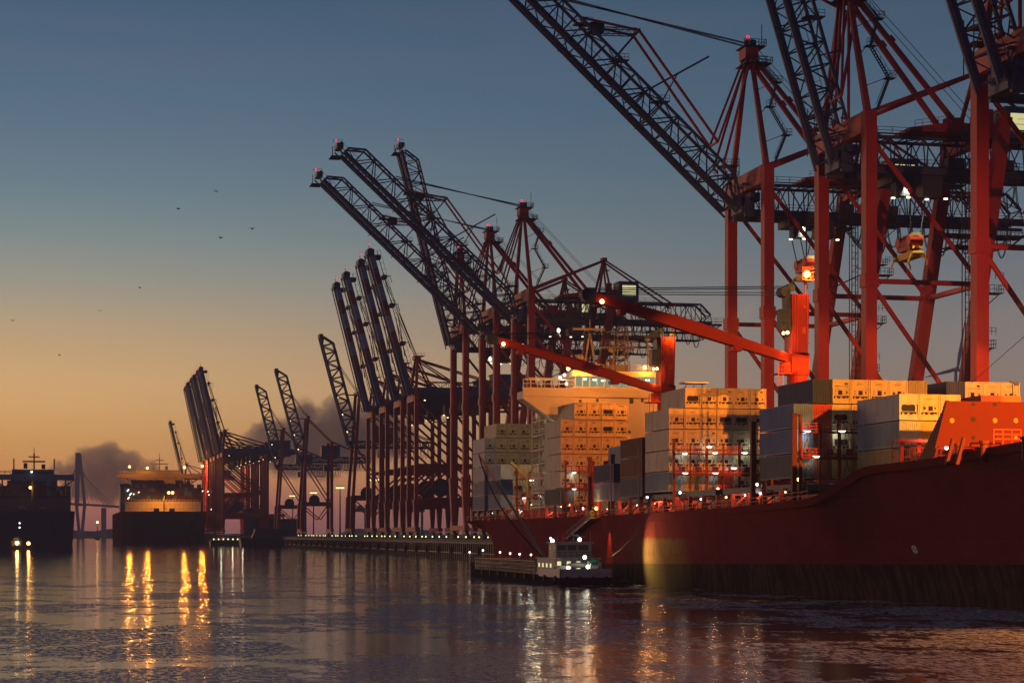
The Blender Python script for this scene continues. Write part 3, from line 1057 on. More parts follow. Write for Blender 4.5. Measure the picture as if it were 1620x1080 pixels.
    def stays():
        m = MB()
        ap = Vector((1.5, 0, H + 14.4))
        for s in (-1, 1):
            m.tube(ap + Vector((0, s * 2, 0)), h0 + d * 44 + up * 4 + Vector((0, s * 2, 0)), .11, n=4)
            m.tube(ap + Vector((0, s * 2, 0)), h0 + d * 30 + up * 6 + Vector((0, s * 2.6, 0)), .13, n=4)
            m.tube(ap + Vector((0, s * 1.2, .6)), h0 + d * 46 + up * 4.6 + Vector((0, s, 0)), .09, n=4)
            m.beam(h0 + d * 14 + up * 3.6 + Vector((0, s * 2.6, 0)), h0 + d * 29 + up * 5.2 + Vector((0, s * 2.6, 0)), .3)
        return m
    obj('forestay', stays, DARK, t, key=('Cst', ang))
    obj('warning_light', MB().sphere(h0 + d * (L + 2) + up * 2 + Vector((0, 0, 1.6)), .3), REDLMP, t)
    return t


G1 = 'striped plate boom cranes in a tight row'
for i, w_ in enumerate((742, 772, 808, 843)):
    Y = (w_ - 127 * SN) / CS
    plate_crane(127, Y, (74.2, 75.4, 74.8, 75.8)[i], ['nearest striped boom crane, rightmost of the four with folded up booms', 'second striped boom crane from right among four folded booms',
                 'third striped boom crane from right among four folded booms', 'farthest striped boom crane, leftmost of the four folded booms'][i], G1)
G2 = 'distant folded boom cranes beside the lit ship'
for i, w_ in enumerate((1270, 1297, 1333, 1360, 1399, 1440, 1880)):
    X0 = 99 if i < 6 else 112
    Y = (w_ - X0 * SN) / CS
    plate_crane(X0, Y, 77 if i != 5 else 78, ['distant folded crane with tallest boom, nearest of the dense dark fan', 'distant folded crane, second boom from right in the dense dark fan',
                'distant folded crane, third boom from right in the dense dark fan', 'distant folded crane, fourth boom from right in the dense dark fan',
                'distant folded crane, fifth boom from right in the dense dark fan', 'distant folded crane standing slightly apart at the left of the dark fan',
                'smallest and farthest folded crane, alone behind the orange lit ship'][i], G2, stripes=False)


# ------------------------------------------------------------------ slender single lattice boom cranes
def slim_crane(X0, Yc, label, dark=False, ang=75):
    t = thing('quay_crane', label, 'crane', (X0, Yc, QZ), group='slender dark lattice boom cranes')
    D = 7.5
    m_ = RED
    for s in (-1, 1):
        obj('leg', lambda: MB().beam((-1.5, s * D, 18), (1.5, s * D * .8, 64), 1.1, 1.3).beam((-1.9, s * D, 3.8), (-1.5, s * D, 18), 1.6, 2.2), m_, t, key=('Bleg', 0, s))
        obj('leg', lambda: MB().beam((14, s * D, 3.8), (14, s * D, 51), 1.5, 1.6), m_, t, key=('Bleg', 1, s))
        objs('brace', lambda: MB().span((-1, s * D - .6, 16.5), (14, s * D + .6, 18.6)).cut().beam((0, s * D, 40), (13.5, s * D, 19), .55).cut().beam((-1, s * D, 16.6), (8, s * D, 9), .5).cut().beam((13.5, s * D, 16.6), (8, s * D, 9), .5), m_, t, key=('Bbr', s))
        objs('backstay', lambda: MB().beam((1.5, s * 3, 64), (14.5, s * 3, 51.5), .5).cut().beam((14.5, s * 3, 51.5), (34, s * 3, 43.5), .45), m_, t, key=('Bbs', s))
    for x in (-1.9, 14):
        obj('sill_beam', lambda: MB().span((x - .8, -D - 3, 2.4), (x + .8, D + 3, 4)), m_, t, key=('Bs', x))
        for s in (-1, 1):
            obj('bogie', lambda: MB().box((x, s * D, 1.6), (1.2, 6.2, 1.2)).tube((x - .6, s * D - 2.2, .5), (x + .6, s * D - 2.2, .5), .5, n=8).tube((x - .6, s * D, .5), (x + .6, s * D, .5), .5, n=8).tube((x - .6, s * D + 2.2, .5), (x + .6, s * D + 2.2, .5), .5, n=8), DARK, t, key=('Bbg', x, s))
    obj('pylon_head', lambda: MB().box((1.5, 0, 64.3), (1.8, 13, 1.2)).box((-1.6, 0, 63.6), (5, 1.2, .5)).beam((1.5, 0, 65), (1.5, 0, 67), .2), DARK, t, key='Bph')
    obj('girder', lambda: MB().truss((-2, 0, 40.2), (36, 0, 40.2), (0, 0, 1), 5, 5, 2.6, 14, cr=.45, wr=.2, crt=.3), BOOMC, t, key='Bg')
    obj('machinery_house', lambda: MB().span((9, -4, 43.4), (19, 4, 48.8)).span((8.7, -4.2, 48.8), (19.3, 4.2, 49.1)), BLUE, t, key='Bmh')
    obj('cable_reel', lambda: MB().tube((4.5, -9, 19.5), (4.5, -8.3, 19.5), 2.9, n=18), DARK, t, key='Brl')

    def fest():
        m = MB()
        for i in range(12):
            x0 = 17 + i * 1.6
            pts = [(x0 + 1.6 * k / 6, -3, 39.6 - 4.2 * (1 - (2 * k / 6 - 1) ** 2) ** .6) for k in range(7)]
            m.path(pts, .1, n=4)
        m.box((24, -1, 36), (5, 4, .3)).box((12, -2, 37), (3.4, 3, 3.2))
        return m
    obj('festoon_cable', fest, DARK, t, key='Bf')
    a = R(ang)
    d = Vector((-math.cos(a), 0, math.sin(a)))
    up = Vector((math.sin(a), 0, math.cos(a)))
    h0 = Vector((-2.6, 0, 41))
    obj('boom', lambda: MB().truss(h0, h0 + d * 49.5, up, 5, 4, 5.2, 13, cr=.42, wr=.24, crt=.3, taper=lambda q: min(1, .3 + (1 - q) * 9, .3 + q * 9)), BOOMC, t, key=('Bboom', ang))
    obj('forestay', lambda: MB().tube((1.5, -2, 64.6), h0 + d * 36 + up * 5 + Vector((0, -2, 0)), .14, n=4).tube((1.5, 2, 64.6), h0 + d * 36 + up * 5 + Vector((0, 2, 0)), .14, n=4), DARK, t, key=('Bfs', ang))
    obj('boom_head', lambda: MB().box(h0 + d * 50 + up * .5, (1.8, 5.6, 1.8)), DARK, t, key=('Bbh', ang))
    for f in (6, 14, 22):
        obj('flood_lamp', MB().sphere(h0 + d * f + up * 1, .38), glow('crane_flood', (1, .92, .55), 5), t)
    return t


slim_crane(127, 885, 'nearest slender lattice crane, just left of the striped booms')
slim_crane(127, 1075, 'slender lattice crane with taller boom, middle of the three', ang=75)
slim_crane(127, 1196, 'farthest slender lattice crane with the shortest boom', ang=76)
# ------------------------------------------------------------------ the big red container ship
XC, HB = 103.0, 17.2                      # centre line and half beam
STERN, BOW = 428.0, 148.0


def deck_z(Y):
    pts = [(148, 19.0), (181, 16.9), (197, 15.7), (209.5, 15.3), (221, 11.9), (250, 11.2), (297, 10.7), (428, 10.4)]
    for (a, za), (b, zb) in zip(pts[:-1], pts[1:]):
        if Y <= b:
            return za + (zb - za) * max(0, (Y - a)) / (b - a)
    return pts[-1][1]


def half_b(Y, z):
    zd = deck_z(Y)
    t = max(0.0, min(1.0, z / zd))
    bd = HB if Y > 222 else HB * max(0, (Y - BOW) / (222 - BOW)) ** 0.62
    bw = HB if Y > 268 else HB * max(0, (Y - 158) / (268 - 158)) ** 0.85
    b = bw + (bd - bw) * t ** 1.35
    if Y > 396:
        q = (Y - 396) / 32
        cut = max(0.0, 1 - t - (1 - q) * 0.9 + 0.0)
        b *= max(0.0, 1 - (q ** 1.4) * (1 - t) ** 0.9 * 1.9) ** 0.5 if t < .95 else 1
    return max(b, 0.02)


def hull_mat():
    m = bpy.data.materials.new('hull_red_paint')
    m.use_nodes = True
    T = NT(m.node_tree)
    pos = T.n('ShaderNodeNewGeometry').outputs['Position']
    sp = T.n('ShaderNodeSeparateXYZ', None, Vector=pos).outputs
    line = T.math('ADD', 7.2, T.math('MULTIPLY', sp[1], -0.0138))
    top = T.n('ShaderNodeMapRange', None, Value=T.math('SUBTRACT', sp[2], line), From_Min=-0.04, From_Max=0.04).outputs[0]
    st = T.n('ShaderNodeTexNoise', None, Vector=T.n('ShaderNodeMapping', None, Vector=pos, Scale=(1, 1.1, 0.10)).outputs[0], Scale=0.9, Detail=6.0, Roughness=0.7).outputs[0]
    ru = T.n('ShaderNodeTexNoise', None, Vector=pos, Scale=0.25, Detail=8.0, Roughness=0.7).outputs[0]
    c = T.mix(T.n('ShaderNodeMapRange', None, Value=ru, From_Min=.35, From_Max=.7).outputs[0], (0.20, 0.036, 0.042), (0.14, 0.030, 0.036))
    c = T.mix(T.math('MULTIPLY', T.n('ShaderNodeMapRange', None, Value=st, From_Min=.54, From_Max=.70).outputs[0], 0.8), c, (0.13, 0.035, 0.03))
    bl = T.mix(T.n('ShaderNodeMapRange', None, Value=st, From_Min=.45, From_Max=.6).outputs[0], (0.03, 0.022, 0.025), (0.07, 0.055, 0.04))
    # dark scrapes amidships, and a soft-edged tan patch low on the side
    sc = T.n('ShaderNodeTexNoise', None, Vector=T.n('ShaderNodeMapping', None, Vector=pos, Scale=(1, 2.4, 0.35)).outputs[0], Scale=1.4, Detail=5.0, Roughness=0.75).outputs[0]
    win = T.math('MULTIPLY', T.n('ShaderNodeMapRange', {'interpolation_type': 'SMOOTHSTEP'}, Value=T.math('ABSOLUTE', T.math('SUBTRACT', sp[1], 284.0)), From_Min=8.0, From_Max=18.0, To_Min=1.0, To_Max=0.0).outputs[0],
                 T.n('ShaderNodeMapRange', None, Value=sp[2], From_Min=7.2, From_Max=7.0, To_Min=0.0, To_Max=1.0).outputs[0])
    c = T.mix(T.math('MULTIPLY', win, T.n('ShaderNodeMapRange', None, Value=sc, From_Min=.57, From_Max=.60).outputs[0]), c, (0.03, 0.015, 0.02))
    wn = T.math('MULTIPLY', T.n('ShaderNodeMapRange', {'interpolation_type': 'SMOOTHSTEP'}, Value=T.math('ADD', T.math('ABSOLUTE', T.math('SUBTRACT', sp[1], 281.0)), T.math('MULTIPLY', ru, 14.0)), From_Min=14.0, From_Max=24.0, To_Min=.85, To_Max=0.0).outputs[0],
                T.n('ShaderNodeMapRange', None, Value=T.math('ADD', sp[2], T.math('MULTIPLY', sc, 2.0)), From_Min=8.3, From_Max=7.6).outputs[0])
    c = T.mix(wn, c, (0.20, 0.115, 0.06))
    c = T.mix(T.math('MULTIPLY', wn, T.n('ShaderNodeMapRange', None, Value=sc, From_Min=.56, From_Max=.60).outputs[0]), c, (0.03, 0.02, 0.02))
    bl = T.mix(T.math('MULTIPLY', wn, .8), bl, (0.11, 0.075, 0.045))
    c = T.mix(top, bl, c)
    # plate seams
    wv = T.n('ShaderNodeTexBrick', {'offset': 0.5}, Vector=T.n('ShaderNodeMapping', None, Vector=T.n('ShaderNodeCombineXYZ', None, X=sp[1], Y=sp[2]).outputs[0]).outputs[0], Scale=1.0, Mortar_Size=0.018, Brick_Width=9.0, Row_Height=2.4, Color1=(1, 1, 1, 1), Color2=(1, 1, 1, 1), Mortar=(0, 0, 0, 1)).outputs[0]
    bp = T.n('ShaderNodeBump', None, Height=wv, Strength=0.9, Distance=0.06)
    bp2 = T.n('ShaderNodeBump', None, Height=ru, Strength=0.25, Distance=0.25, Normal=bp.outputs[0])
    b = T.n('ShaderNodeBsdfPrincipled', None, Base_Color=c, Roughness=0.75, Normal=bp2.outputs[0])
    b.inputs['Specular IOR Level'].default_value = 0.0
    T.n('ShaderNodeOutputMaterial', None, Surface=b.outputs[0])
    return m


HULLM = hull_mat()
ship = thing('container_ship', 'large red hulled container ship moored at the quay, loaded with containers', 'container ship', (XC, 290, 0))


def S(x, y, z):
    return Vector((x - XC, y - 290, z))


hm = MB()
ys = [STERN - 0.0 - i * 3.2 for i in range(54)]
ys = [y for y in ys if y > 262] + [262 - i * 2.0 for i in range(57)] + [BOW]
ys = sorted(set(ys), reverse=True)
NZ = 12
rows = []
for y in ys:
    zd = deck_z(y)
    row = []
    for j in range(NZ + 1):
        z = -1.5 + (zd + 1.5) * j / NZ
        row.append((half_b(y, max(z, 0)), z))
    rows.append(row)
for sgn in (-1, 1):
    k = len(hm.v)
    for y, row in zip(ys, rows):
        for b, z in row:
            hm.v.append(tuple(S(XC + sgn * b, y, z)))
    for i in range(len(ys) - 1):
        for j in range(NZ):
            a = k + i * (NZ + 1) + j
            q = (a, a + 1, a + NZ + 2, a + NZ + 1)
            hm.f.append(q if sgn < 0 else q[::-1])
            hm.m.append(0)
# transom
k = len(hm.v)
for b, z in rows[0]:
    hm.v.append(tuple(S(XC - b, STERN, z)))
    hm.v.append(tuple(S(XC + b, STERN, z)))
for j in range(NZ):
    hm.f.append((k + 2 * j, k + 2 * j + 1, k + 2 * j + 3, k + 2 * j + 2))
    hm.m.append(0)
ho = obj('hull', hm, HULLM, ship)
for p in ho.data.polygons:
    p.use_smooth = True

# deck plate and coaming (passage along the side stays open)
dm = MB()
dk = []
for y in ys:
    if y < 160:
        continue
    dk.append((y, half_b(y, 99) - .12, deck_z(y) - 0.9))
for (y0, b0, z0), (y1, b1, z1) in zip(dk[:-1], dk[1:]):
    dm.quad([S(XC - b0, y0, z0), S(XC + b0, y0, z0), S(XC + b1, y1, z1), S(XC - b1, y1, z1)])
obj('deck', dm, SHIPRED, ship)
cm = MB()
cm.span(S(88.6, 222, 9.6), S(117.4, 356, 12.5)).cut()
cm.span(S(88.6, 376, 9.6), S(117.4, 424, 12.3)).cut()
cm.span(S(94, 206, 10.6), S(113, 222, 13.8))
objs('hatch_coaming', cm, SHIPRED, ship)
hc = MB()
for (y0, y1, z) in ((228.6, 241.6, 13.9), (244, 257, 13.9), (260, 273, 13.9), (277.8, 290, 13.7), (292, 304, 13.2), (308, 321, 12.8), (342.4, 355, 12.6), (392, 405, 12.5), (408, 424, 12.3)):
    hc.span(S(87.2, y0, z - .9), S(118.8, y1, z - .1)).cut()
hc.span(S(91.6, 209.4, 13.7), S(114, 222.4, 14.4))
objs('hatch_cover', hc, DARK, ship)
# side passage posts, small lamps on the coaming, doors
pm = MB()
y = 232
while y < 424:
    if not 356 < y < 377:
        pm.beam(S(86.3, y, deck_z(y) - .05), S(86.3, y, 13.0), .38, .5)
        pm.beam(S(86.5, y, deck_z(y) + .2), S(88.2, y, 12.8), .2)
        if int(y) % 3 == 0:
            pm.cut().box(S(88.3, y + 2, 11.2), (.5, 1.0, 2.0))
        pm.cut()
    y += 6.1
objs('side_post', pm, SHIPRED, ship)
rm = MB()
yy = 430.0
pts = []
while yy > 224:
    yy -= 4
    pts.append(S(XC - half_b(yy, 99) + .1, yy, deck_z(yy) - .1))
rm.rail(pts, h=1.0, r=.04, step=2.0, bars=2)
obj('railing', rm, SHIPRED, ship)

# taller pillars between the bays
for px in (1013, 1190, 1255, 932, 968):
    p = onX(px, 760, 86.2)
    zt = {1013: 21, 1190: 21.8, 1255: 22, 932: 20.3, 968: 20.2}[px]
    z0 = deck_z(p.y) - .05
    obj('cell_pillar', MB().beam(S(86.3, p.y, z0), S(86.3, p.y, zt), .55, .6).box(S(86.3, p.y, zt + .15), (.7, .7, .3)), paint('pillar_red', (.13, .03, .03), .7), ship)

# small deck lamps along the passage (px, py)
deck_lamps = [(764, 813), (780, 811), (802, 809), (827, 808), (843, 798), (866, 813), (880, 811), (891, 803), (903, 798), (914, 808), (924, 804), (947, 804), (963, 805), (982, 790), (999, 800),
              (1010, 799), (1026, 786), (1037, 796), (1052, 795), (1078, 779), (1095, 791), (1111, 789), (1138, 773), (1151, 786), (1181, 783), (1200, 766), (1205, 780), (1245, 778), (1267, 757)]
for i, (px, py) in enumerate(deck_lamps):
    p = onX(px, py, 87.9)
    big = px in (891, 1267)
    r = .34 if big else (.13, .19, .16)[i % 3]
    obj('deck_lamp', MB().sphere(S(87.9 - .2, p.y, p.z), r), (glow('deck_lamp_glass', (1.0, .92, .84), 6), glow('deck_lamp_warm', (1.0, .66, .34), 5), glow('deck_lamp_white', (.9, .95, 1.0), 8))[i * 7 % 5 % 3] if not big else SODIUM2, ship)
    if i % 2 == 0 or big:
        lamp_light('POINT', (87.35, p.y, p.z), 130, (1.0, .48, .26), .12, parent=ship, name='deck_lamp_light')
lamp_light('POINT', (89.5, 374, 31), 5200, (1.0, .72, .34), .4, parent=ship, name='aft_fill_light')  # added light behind the house, brightens the stern block

# pipes, vents and drums in the passage
random.seed(11)
gm = MB()
y = 226
while y < 424:
    y += random.uniform(1.4, 3.2)
    z0 = deck_z(y) - .9
    k = random.random()
    x = random.uniform(86.8, 88.2)
    gm.cut()
    if k < .4:
        gm.tube(S(x, y, z0), S(x, y, z0 + random.uniform(1, 2.4)), random.uniform(.14, .32), n=8)
    elif k < .7:
        gm.box(S(x, y, z0 + .6), (.7, random.uniform(.5, 1.5), 1.2))
    else:
        gm.beam(S(86.6, y, z0 + 2.6), S(88.5, y, z0 + 2.6), .18).beam(S(x, y, z0), S(x, y, z0 + 2.6), .12)
objs('deck_fitting', gm, SHIPRED, ship)

# breakwater wall on the foredeck, lit, with round holes; its side wing goes aft
BK = paint('breakwater_red', (.085, .008, .0075), .7, dirt=.7, scale=.35, dirt_col=(.06, .010, .010))
bw = MB()
y0 = 197.0
bl, br_ = onY(1481, 706, y0), onY(1500, 634, y0)
outer = [(bl.x, bl.z), (br_.x, br_.z), (113.5, br_.z), (115.3, bl.z)]
bw.prism([S(x, y0, z) for x, z in outer], (0, .35, 0))
obj('breakwater', bw, BK, ship)
bh = MB()
hole_px = [(1506, 665), (1540, 663), (1574, 665), (1607, 665), (1540, 692), (1574, 692), (1607, 692), (1540, 639), (1574, 639)]
for i, (px, py) in enumerate(hole_px):
    p = onY(px, py, y0 - .02)
    bh.cut().tube(S(p.x, y0 - .06, p.z), S(p.x, y0 + .02, p.z), .27 if i < 4 else .2, n=14, mi=(0, 1, 0, 0, 1, 1, 0, 1, 1)[i])
objs('lightening_hole', bh, [paint('hole_tan', (.30, .17, .06)), BLACK], ship)  # flat discs: tan stands for light seen through, black for unlit holes
w2 = MB()
q1 = onX(1450, 722, 90.6)
w2.prism([S(bl.x, y0 + .36, bl.z - 1), S(br_.x, y0 + .36, br_.z), S(q1.x + .1, q1.y, q1.z - .6)], (.25, 0, 0))
w2.prism([S(bl.x - .2, y0 - .1, bl.z - .2), S(bl.x + .1, y0 - .1, bl.z - .2), S(br_.x + .1, y0 - .1, br_.z + .05), S(br_.x - .2, y0 - .1, br_.z + .05)], (0, .44, 0))
obj('breakwater_wing', w2, BK, ship)
# mooring fittings at the forecastle edge
mf = MB()
for px in (1497, 1514):
    p = onX(px, 712, 89.7)
    mf.cut().beam(S(p.x, p.y, 14.9), S(p.x + .5, p.y - .6, 17.6), .35)
for px in (1545, 1505, 1610):
    p = onX(px, 708, 90.6)
    mf.cut().tube(S(p.x + .8, p.y, 15), S(p.x + .8, p.y, 17.0), .35, n=10).tube(S(p.x + .8, p.y, 16.9), S(p.x + .8, p.y, 17.2), .5, n=10)
objs('mooring_bollard', mf, paint('bollard_maroon', (.10, .02, .02), .7), ship)
rl = MB()
rl.rail([S(onY(1572, 698, 193).x, 193, 17.2), S(onY(1615, 698, 193).x, 193, 17.2)], h=1.5, r=.05, step=1.0, bars=3)
rl.cut()
rl.rail([S(90, 207, 14.6), S(97, 207, 14.6)], h=3.4, r=.06, step=1.1, bars=4)
rl.rail([S(91, 204, 14.8), S(98.5, 204, 14.8)], h=2.4, r=.06, step=1.3, bars=3)
for x in (90.6, 92.6, 94.6, 97.2):
    rl.beam(S(x, 206, 14.5), S(x + .2, 206, 18.3), .4)
rl.box(S(93.5, 205.5, 15.6), (1.8, 1.5, 2.2)).tube(S(96.5, 205.5, 15.4), S(98.5, 205.5, 15.4), .9, n=12)
rl.box(S(91.5, 205.2, 18.0), (3.6, .8, .3)).box(S(96.6, 205.2, 18.6), (3.2, .8, .25))
objs('foredeck_railing', rl, SHIPRED, ship)
obj('deck_lamp', MB().sphere(S(94.9, 203.4, 17.2), .22), glow('deck_lamp_glass', (1, 1, 1), 9), ship)
for x, y, z in ((93.2, 203.5, 18.4), (97.0, 203.6, 18.4)):
    lamp_light('POINT', (x, y, z), 420, (1.0, .45, .2), .15, parent=ship, name='foredeck_lamp_light')

# bow thruster mark: white ring with cross, following the plating
def hull_pt(px, py):
    for k in range(4000):
        Y = 260 - k * .03
        p = onY(px, py, Y)
        if XC - half_b(Y, p.z) <= p.x + .001 and p.x < XC:
            return p
    return onX(px, py, 90)


tc = hull_pt(1583, 868)
e = .4
pa = Vector((XC - half_b(tc.y + e, tc.z), tc.y + e, tc.z))
pb_ = Vector((XC - half_b(tc.y - e, tc.z), tc.y - e, tc.z))
pc = Vector((XC - half_b(tc.y, tc.z + e), tc.y, tc.z + e))
tu = (pb_ - pa).normalized()
tv = (pc - Vector((XC - half_b(tc.y, tc.z), tc.y, tc.z))).normalized()
tn = tu.cross(tv).normalized()
if tn.x > 0:
    tn = -tn
c0 = Vector((XC - half_b(tc.y, tc.z), tc.y, tc.z)) + tn * .05 - Vector((XC, 290, 0))
mk = MB()
N = 24
for i in range(N):
    a0, a1 = 2 * math.pi * i / N, 2 * math.pi * (i + 1) / N
    P = lambda r, a: c0 + tu * (r * math.cos(a)) + tv * (r * math.sin(a))
    mk.quad([P(.50, a0), P(.50, a1), P(.40, a1), P(.40, a0)])
for a in (math.pi / 4, 3 * math.pi / 4, 5 * math.pi / 4, 7 * math.pi / 4):
    d_, n_ = tu * math.cos(a) + tv * math.sin(a), tu * -math.sin(a) + tv * math.cos(a)
    mk.quad([c0 + d_ * .05 + n_ * .05, c0 + d_ * .38 + n_ * .13, c0 + d_ * .38 - n_ * .13, c0 + d_ * .05 - n_ * .05])
for px, py in ((1318, 784), (1331, 783.5), (1344, 783), (1357, 782)):
    p = hull_pt(px, py)
    obj('hull_mark', MB().sphere(Vector((XC - half_b(p.y, p.z) - .02, p.y, p.z)) - Vector((XC, 290, 0)), .09), paint('mark_white', (.8, .8, .8), .5, dirt=.1), ship)
obj('thruster_mark', mk, paint('mark_white', (.8, .8, .8), .5, dirt=.1), ship)

# superstructure with bridge
YB = 357.0
sup = obj('superstructure', MB().span(S(91.5, YB, 9.7), S(111.6, YB + 14, 34.0)).span(S(93, YB + 1, 34), S(110.5, YB + 13, 34.4)), WHITE, ship)
wing_pts = [(82.4, 33.9), (82.4, 32.6), (88.6, 28.4), (92.2, 27.4), (92.2, 33.9)]
wg = MB().prism([S(x, YB - .3, z) for x, z in wing_pts], (0, 4.6, 0))
wg.prism([S(2 * XC - 1 - x, YB - .3, z) for x, z in wing_pts][::-1], (0, 4.6, 0))
wg.span(S(82.4, YB - .5, 33.0), S(122, YB - .3, 34.6))
wg.rail([S(82.5, YB - .3, 34.6), S(92, YB - .3, 34.6)], h=1.5, r=.06, step=1.3)
wg.box(S(86.5, YB + 1, 36.3), (6.2, 3, .22))
for x in (84, 86, 88.5):
    wg.beam(S(x, YB, 34.6), S(x, YB, 36.2), .2)
obj('bridge_wing', wg, WHITE, ship)
wh = obj('wheelhouse', MB().span(S(92.4, YB + .4, 34.4), S(110.8, YB + 10, 35.0)).span(S(92.2, YB + .2, 36.9), S(111, YB + 10, 37.9)).span(S(93.2, YB + 3, 35), S(110, YB + 9.5, 36.9)), WHITE, ship)
m = MB()
for i in range(14):
    x = 92.5 + i * 1.4
    m.span(S(x, YB + .45, 35.0), S(x + .16, YB + .65, 36.9))
obj('window_mullion', m, WHITE, wh)
obj('window', MB().span(S(92.6, YB + .75, 35.0), S(110.7, YB + .8, 36.9)), BRIDGEW, wh)
m = MB()
for i, x in enumerate((94.4, 96.4, 98, 100.3, 102.1, 104, 106.6, 109)):
    m.cut().box(S(x, YB + .72, 36.4 - (i % 3) * .12), (.8, .05, .28))
objs('ceiling_lamp', m, COOLL, wh)
# front wall windows of the lower decks, open side decks
m = MB()
for (px, py, w_, h_) in ((999, 634, .75, .95), (1016, 633, .5, .7), (996, 683, .45, .45), (945, 633, .5, .6), (918, 634, .5, .5)):
    p = onY(px, py, YB - .03)
    m.cut().box(S(p.x, YB - .04, p.z), (w_, .06, h_))
objs('window', m, GLASS, sup)
m = MB()
for i in range(7):
    z = 12.6 + i * 2.7
    m.span(S(87.2, YB + 1.5, z), S(91.5, YB + 13, z + .2))
    m.rail([S(87.3, YB + 1.5, z + .2), S(87.3, YB + 13, z + .2)], h=1.0, r=.04, step=1.5)
    m.rail([S(87.3, YB + 1.5, z + .2), S(91.4, YB + 1.5, z + .2)], h=1.0, r=.04, step=1.1)
    m.beam(S(87.6, YB + 3 + (i % 2) * 4, z + .2), S(87.6, YB + 7 - (i % 2) * 4, z + 2.7), .5, .15)
for x, y in ((87.3, YB + 1.5), (87.3, YB + 7), (87.3, YB + 13)):
    m.beam(S(x, y, 10), S(x, y, 31), .22)
obj('side_gallery', m, WHITE, ship)
m = MB()
gl = [(90.2, YB + 1.9, z) for z in (14.9, 17.6, 20.3, 23, 25.7, 28.2)]
for x, y, z in gl:
    m.cut().box(S(x, y, z), (.8, .5, .22))
objs('gallery_lamp', m, COOLL, ship)
for x, y, z in gl[::1]:
    lamp_light('POINT', (x - .6, y - .8, z - .25), 90, CW, .25, parent=ship, name='gallery_lamp_light')
# top of the wheelhouse: rails, masts, radar, funnel
m = MB()
m.rail([S(93, YB + .5, 37.9), S(110.6, YB + .5, 37.9), S(110.6, YB + 9.5, 37.9)], h=1.2, r=.05, step=1.2, bars=3)
m.rail([S(93, YB + .5, 37.9), S(93, YB + 9, 37.9)], h=1.2, r=.05, step=1.2, bars=3)
for x, h in ((94, 3), (99.3, 2.4), (100.6, 4), (103.8, 2.2), (107.6, 5.4)):
    m.beam(S(x, YB + 3, 37.9), S(x, YB + 3, 37.9 + h), .16)
m.box(S(95.3, YB + 3, 38.7), (1.8, 1.6, 1.6)).box(S(101.9, YB + 4, 38.6), (2.2, 1.6, 1.4))
# radar mast
m.truss(S(102, YB + 6, 37.9), S(102, YB + 6, 46.6), (1, 0, 0), 2.0, 2.0, 2.0, 6, cr=.08, wr=.05)
m.box(S(102.6, YB + 6, 42.8), (6.4, 3, .16)).box(S(102.6, YB + 6, 45.8), (4.4, 2.4, .16)).rail([S(99.4, YB + 4.5, 42.9), S(105.8, YB + 4.5, 42.9)], step=.9, r=.05)
m.beam(S(95.4, YB + 5, 37.9), S(96.6, YB + 5, 45.8), .28).beam(S(97.8, YB + 5, 37.9), S(96.6, YB + 5, 45.8), .28).box(S(96.4, YB + 5, 46.1), (6.2, .5, .4)).beam(S(96.6, YB + 5, 46), S(96.6, YB + 5, 48), .14)
m.sphere(S(100.4, YB + 4, 42.2), .55).sphere(S(94.4, YB + 4, 40.6), .8)
m.beam(S(107.6, YB + 4, 37.9), S(107.6, YB + 4, 44.6), .2).box(S(107.6, YB + 4, 44.4), (.9, .6, .7))
obj('radar_mast', m, paint('mast_tan', (.20, .17, .13), .6), ship)
m = MB().prism([S(97, YB + 16, 10), S(108, YB + 16, 10), S(107, YB + 16, 40), S(98, YB + 16, 40)], (0, 9, 0))
for x in (100, 102.5, 105):
    m.tube(S(x, YB + 20, 40), S(x, YB + 20, 42), .5, n=10)
obj('funnel', m, SHIPRED, ship)
# flood lamps over the bridge
for px, py in ((899, 583), (928, 582), (1020, 581)):
    p = onY(px, py, YB + .2)
    lo = obj('flood_lamp', MB().sphere(S(p.x, p.y, p.z), .36, nu=10), SODIUM, ship)
    lamp_light('POINT', (p.x, p.y - .8, p.z), 1300, (1.0, .32, .035), .4, parent=ship, name='flood_lamp_light')
m = MB()
for px, py in ((893, 593), (886, 597), (896, 607)):
    p = onY(px, py, YB + .2)
    m.cut().sphere(S(p.x, p.y, p.z), .3)
objs('gallery_lamp', m, COOLL, ship)
p = onY(890, 597, YB - .6)
lamp_light('POINT', (p.x, p.y, p.z), 160, CW, .3, parent=ship, name='gallery_lamp_light')


# ------------------------------------------------------------------ deck cranes of the ship
DCR = paint('deck_crane_red', (0.30, 0.026, 0.018), 0.55, dirt=.3, scale=.5)


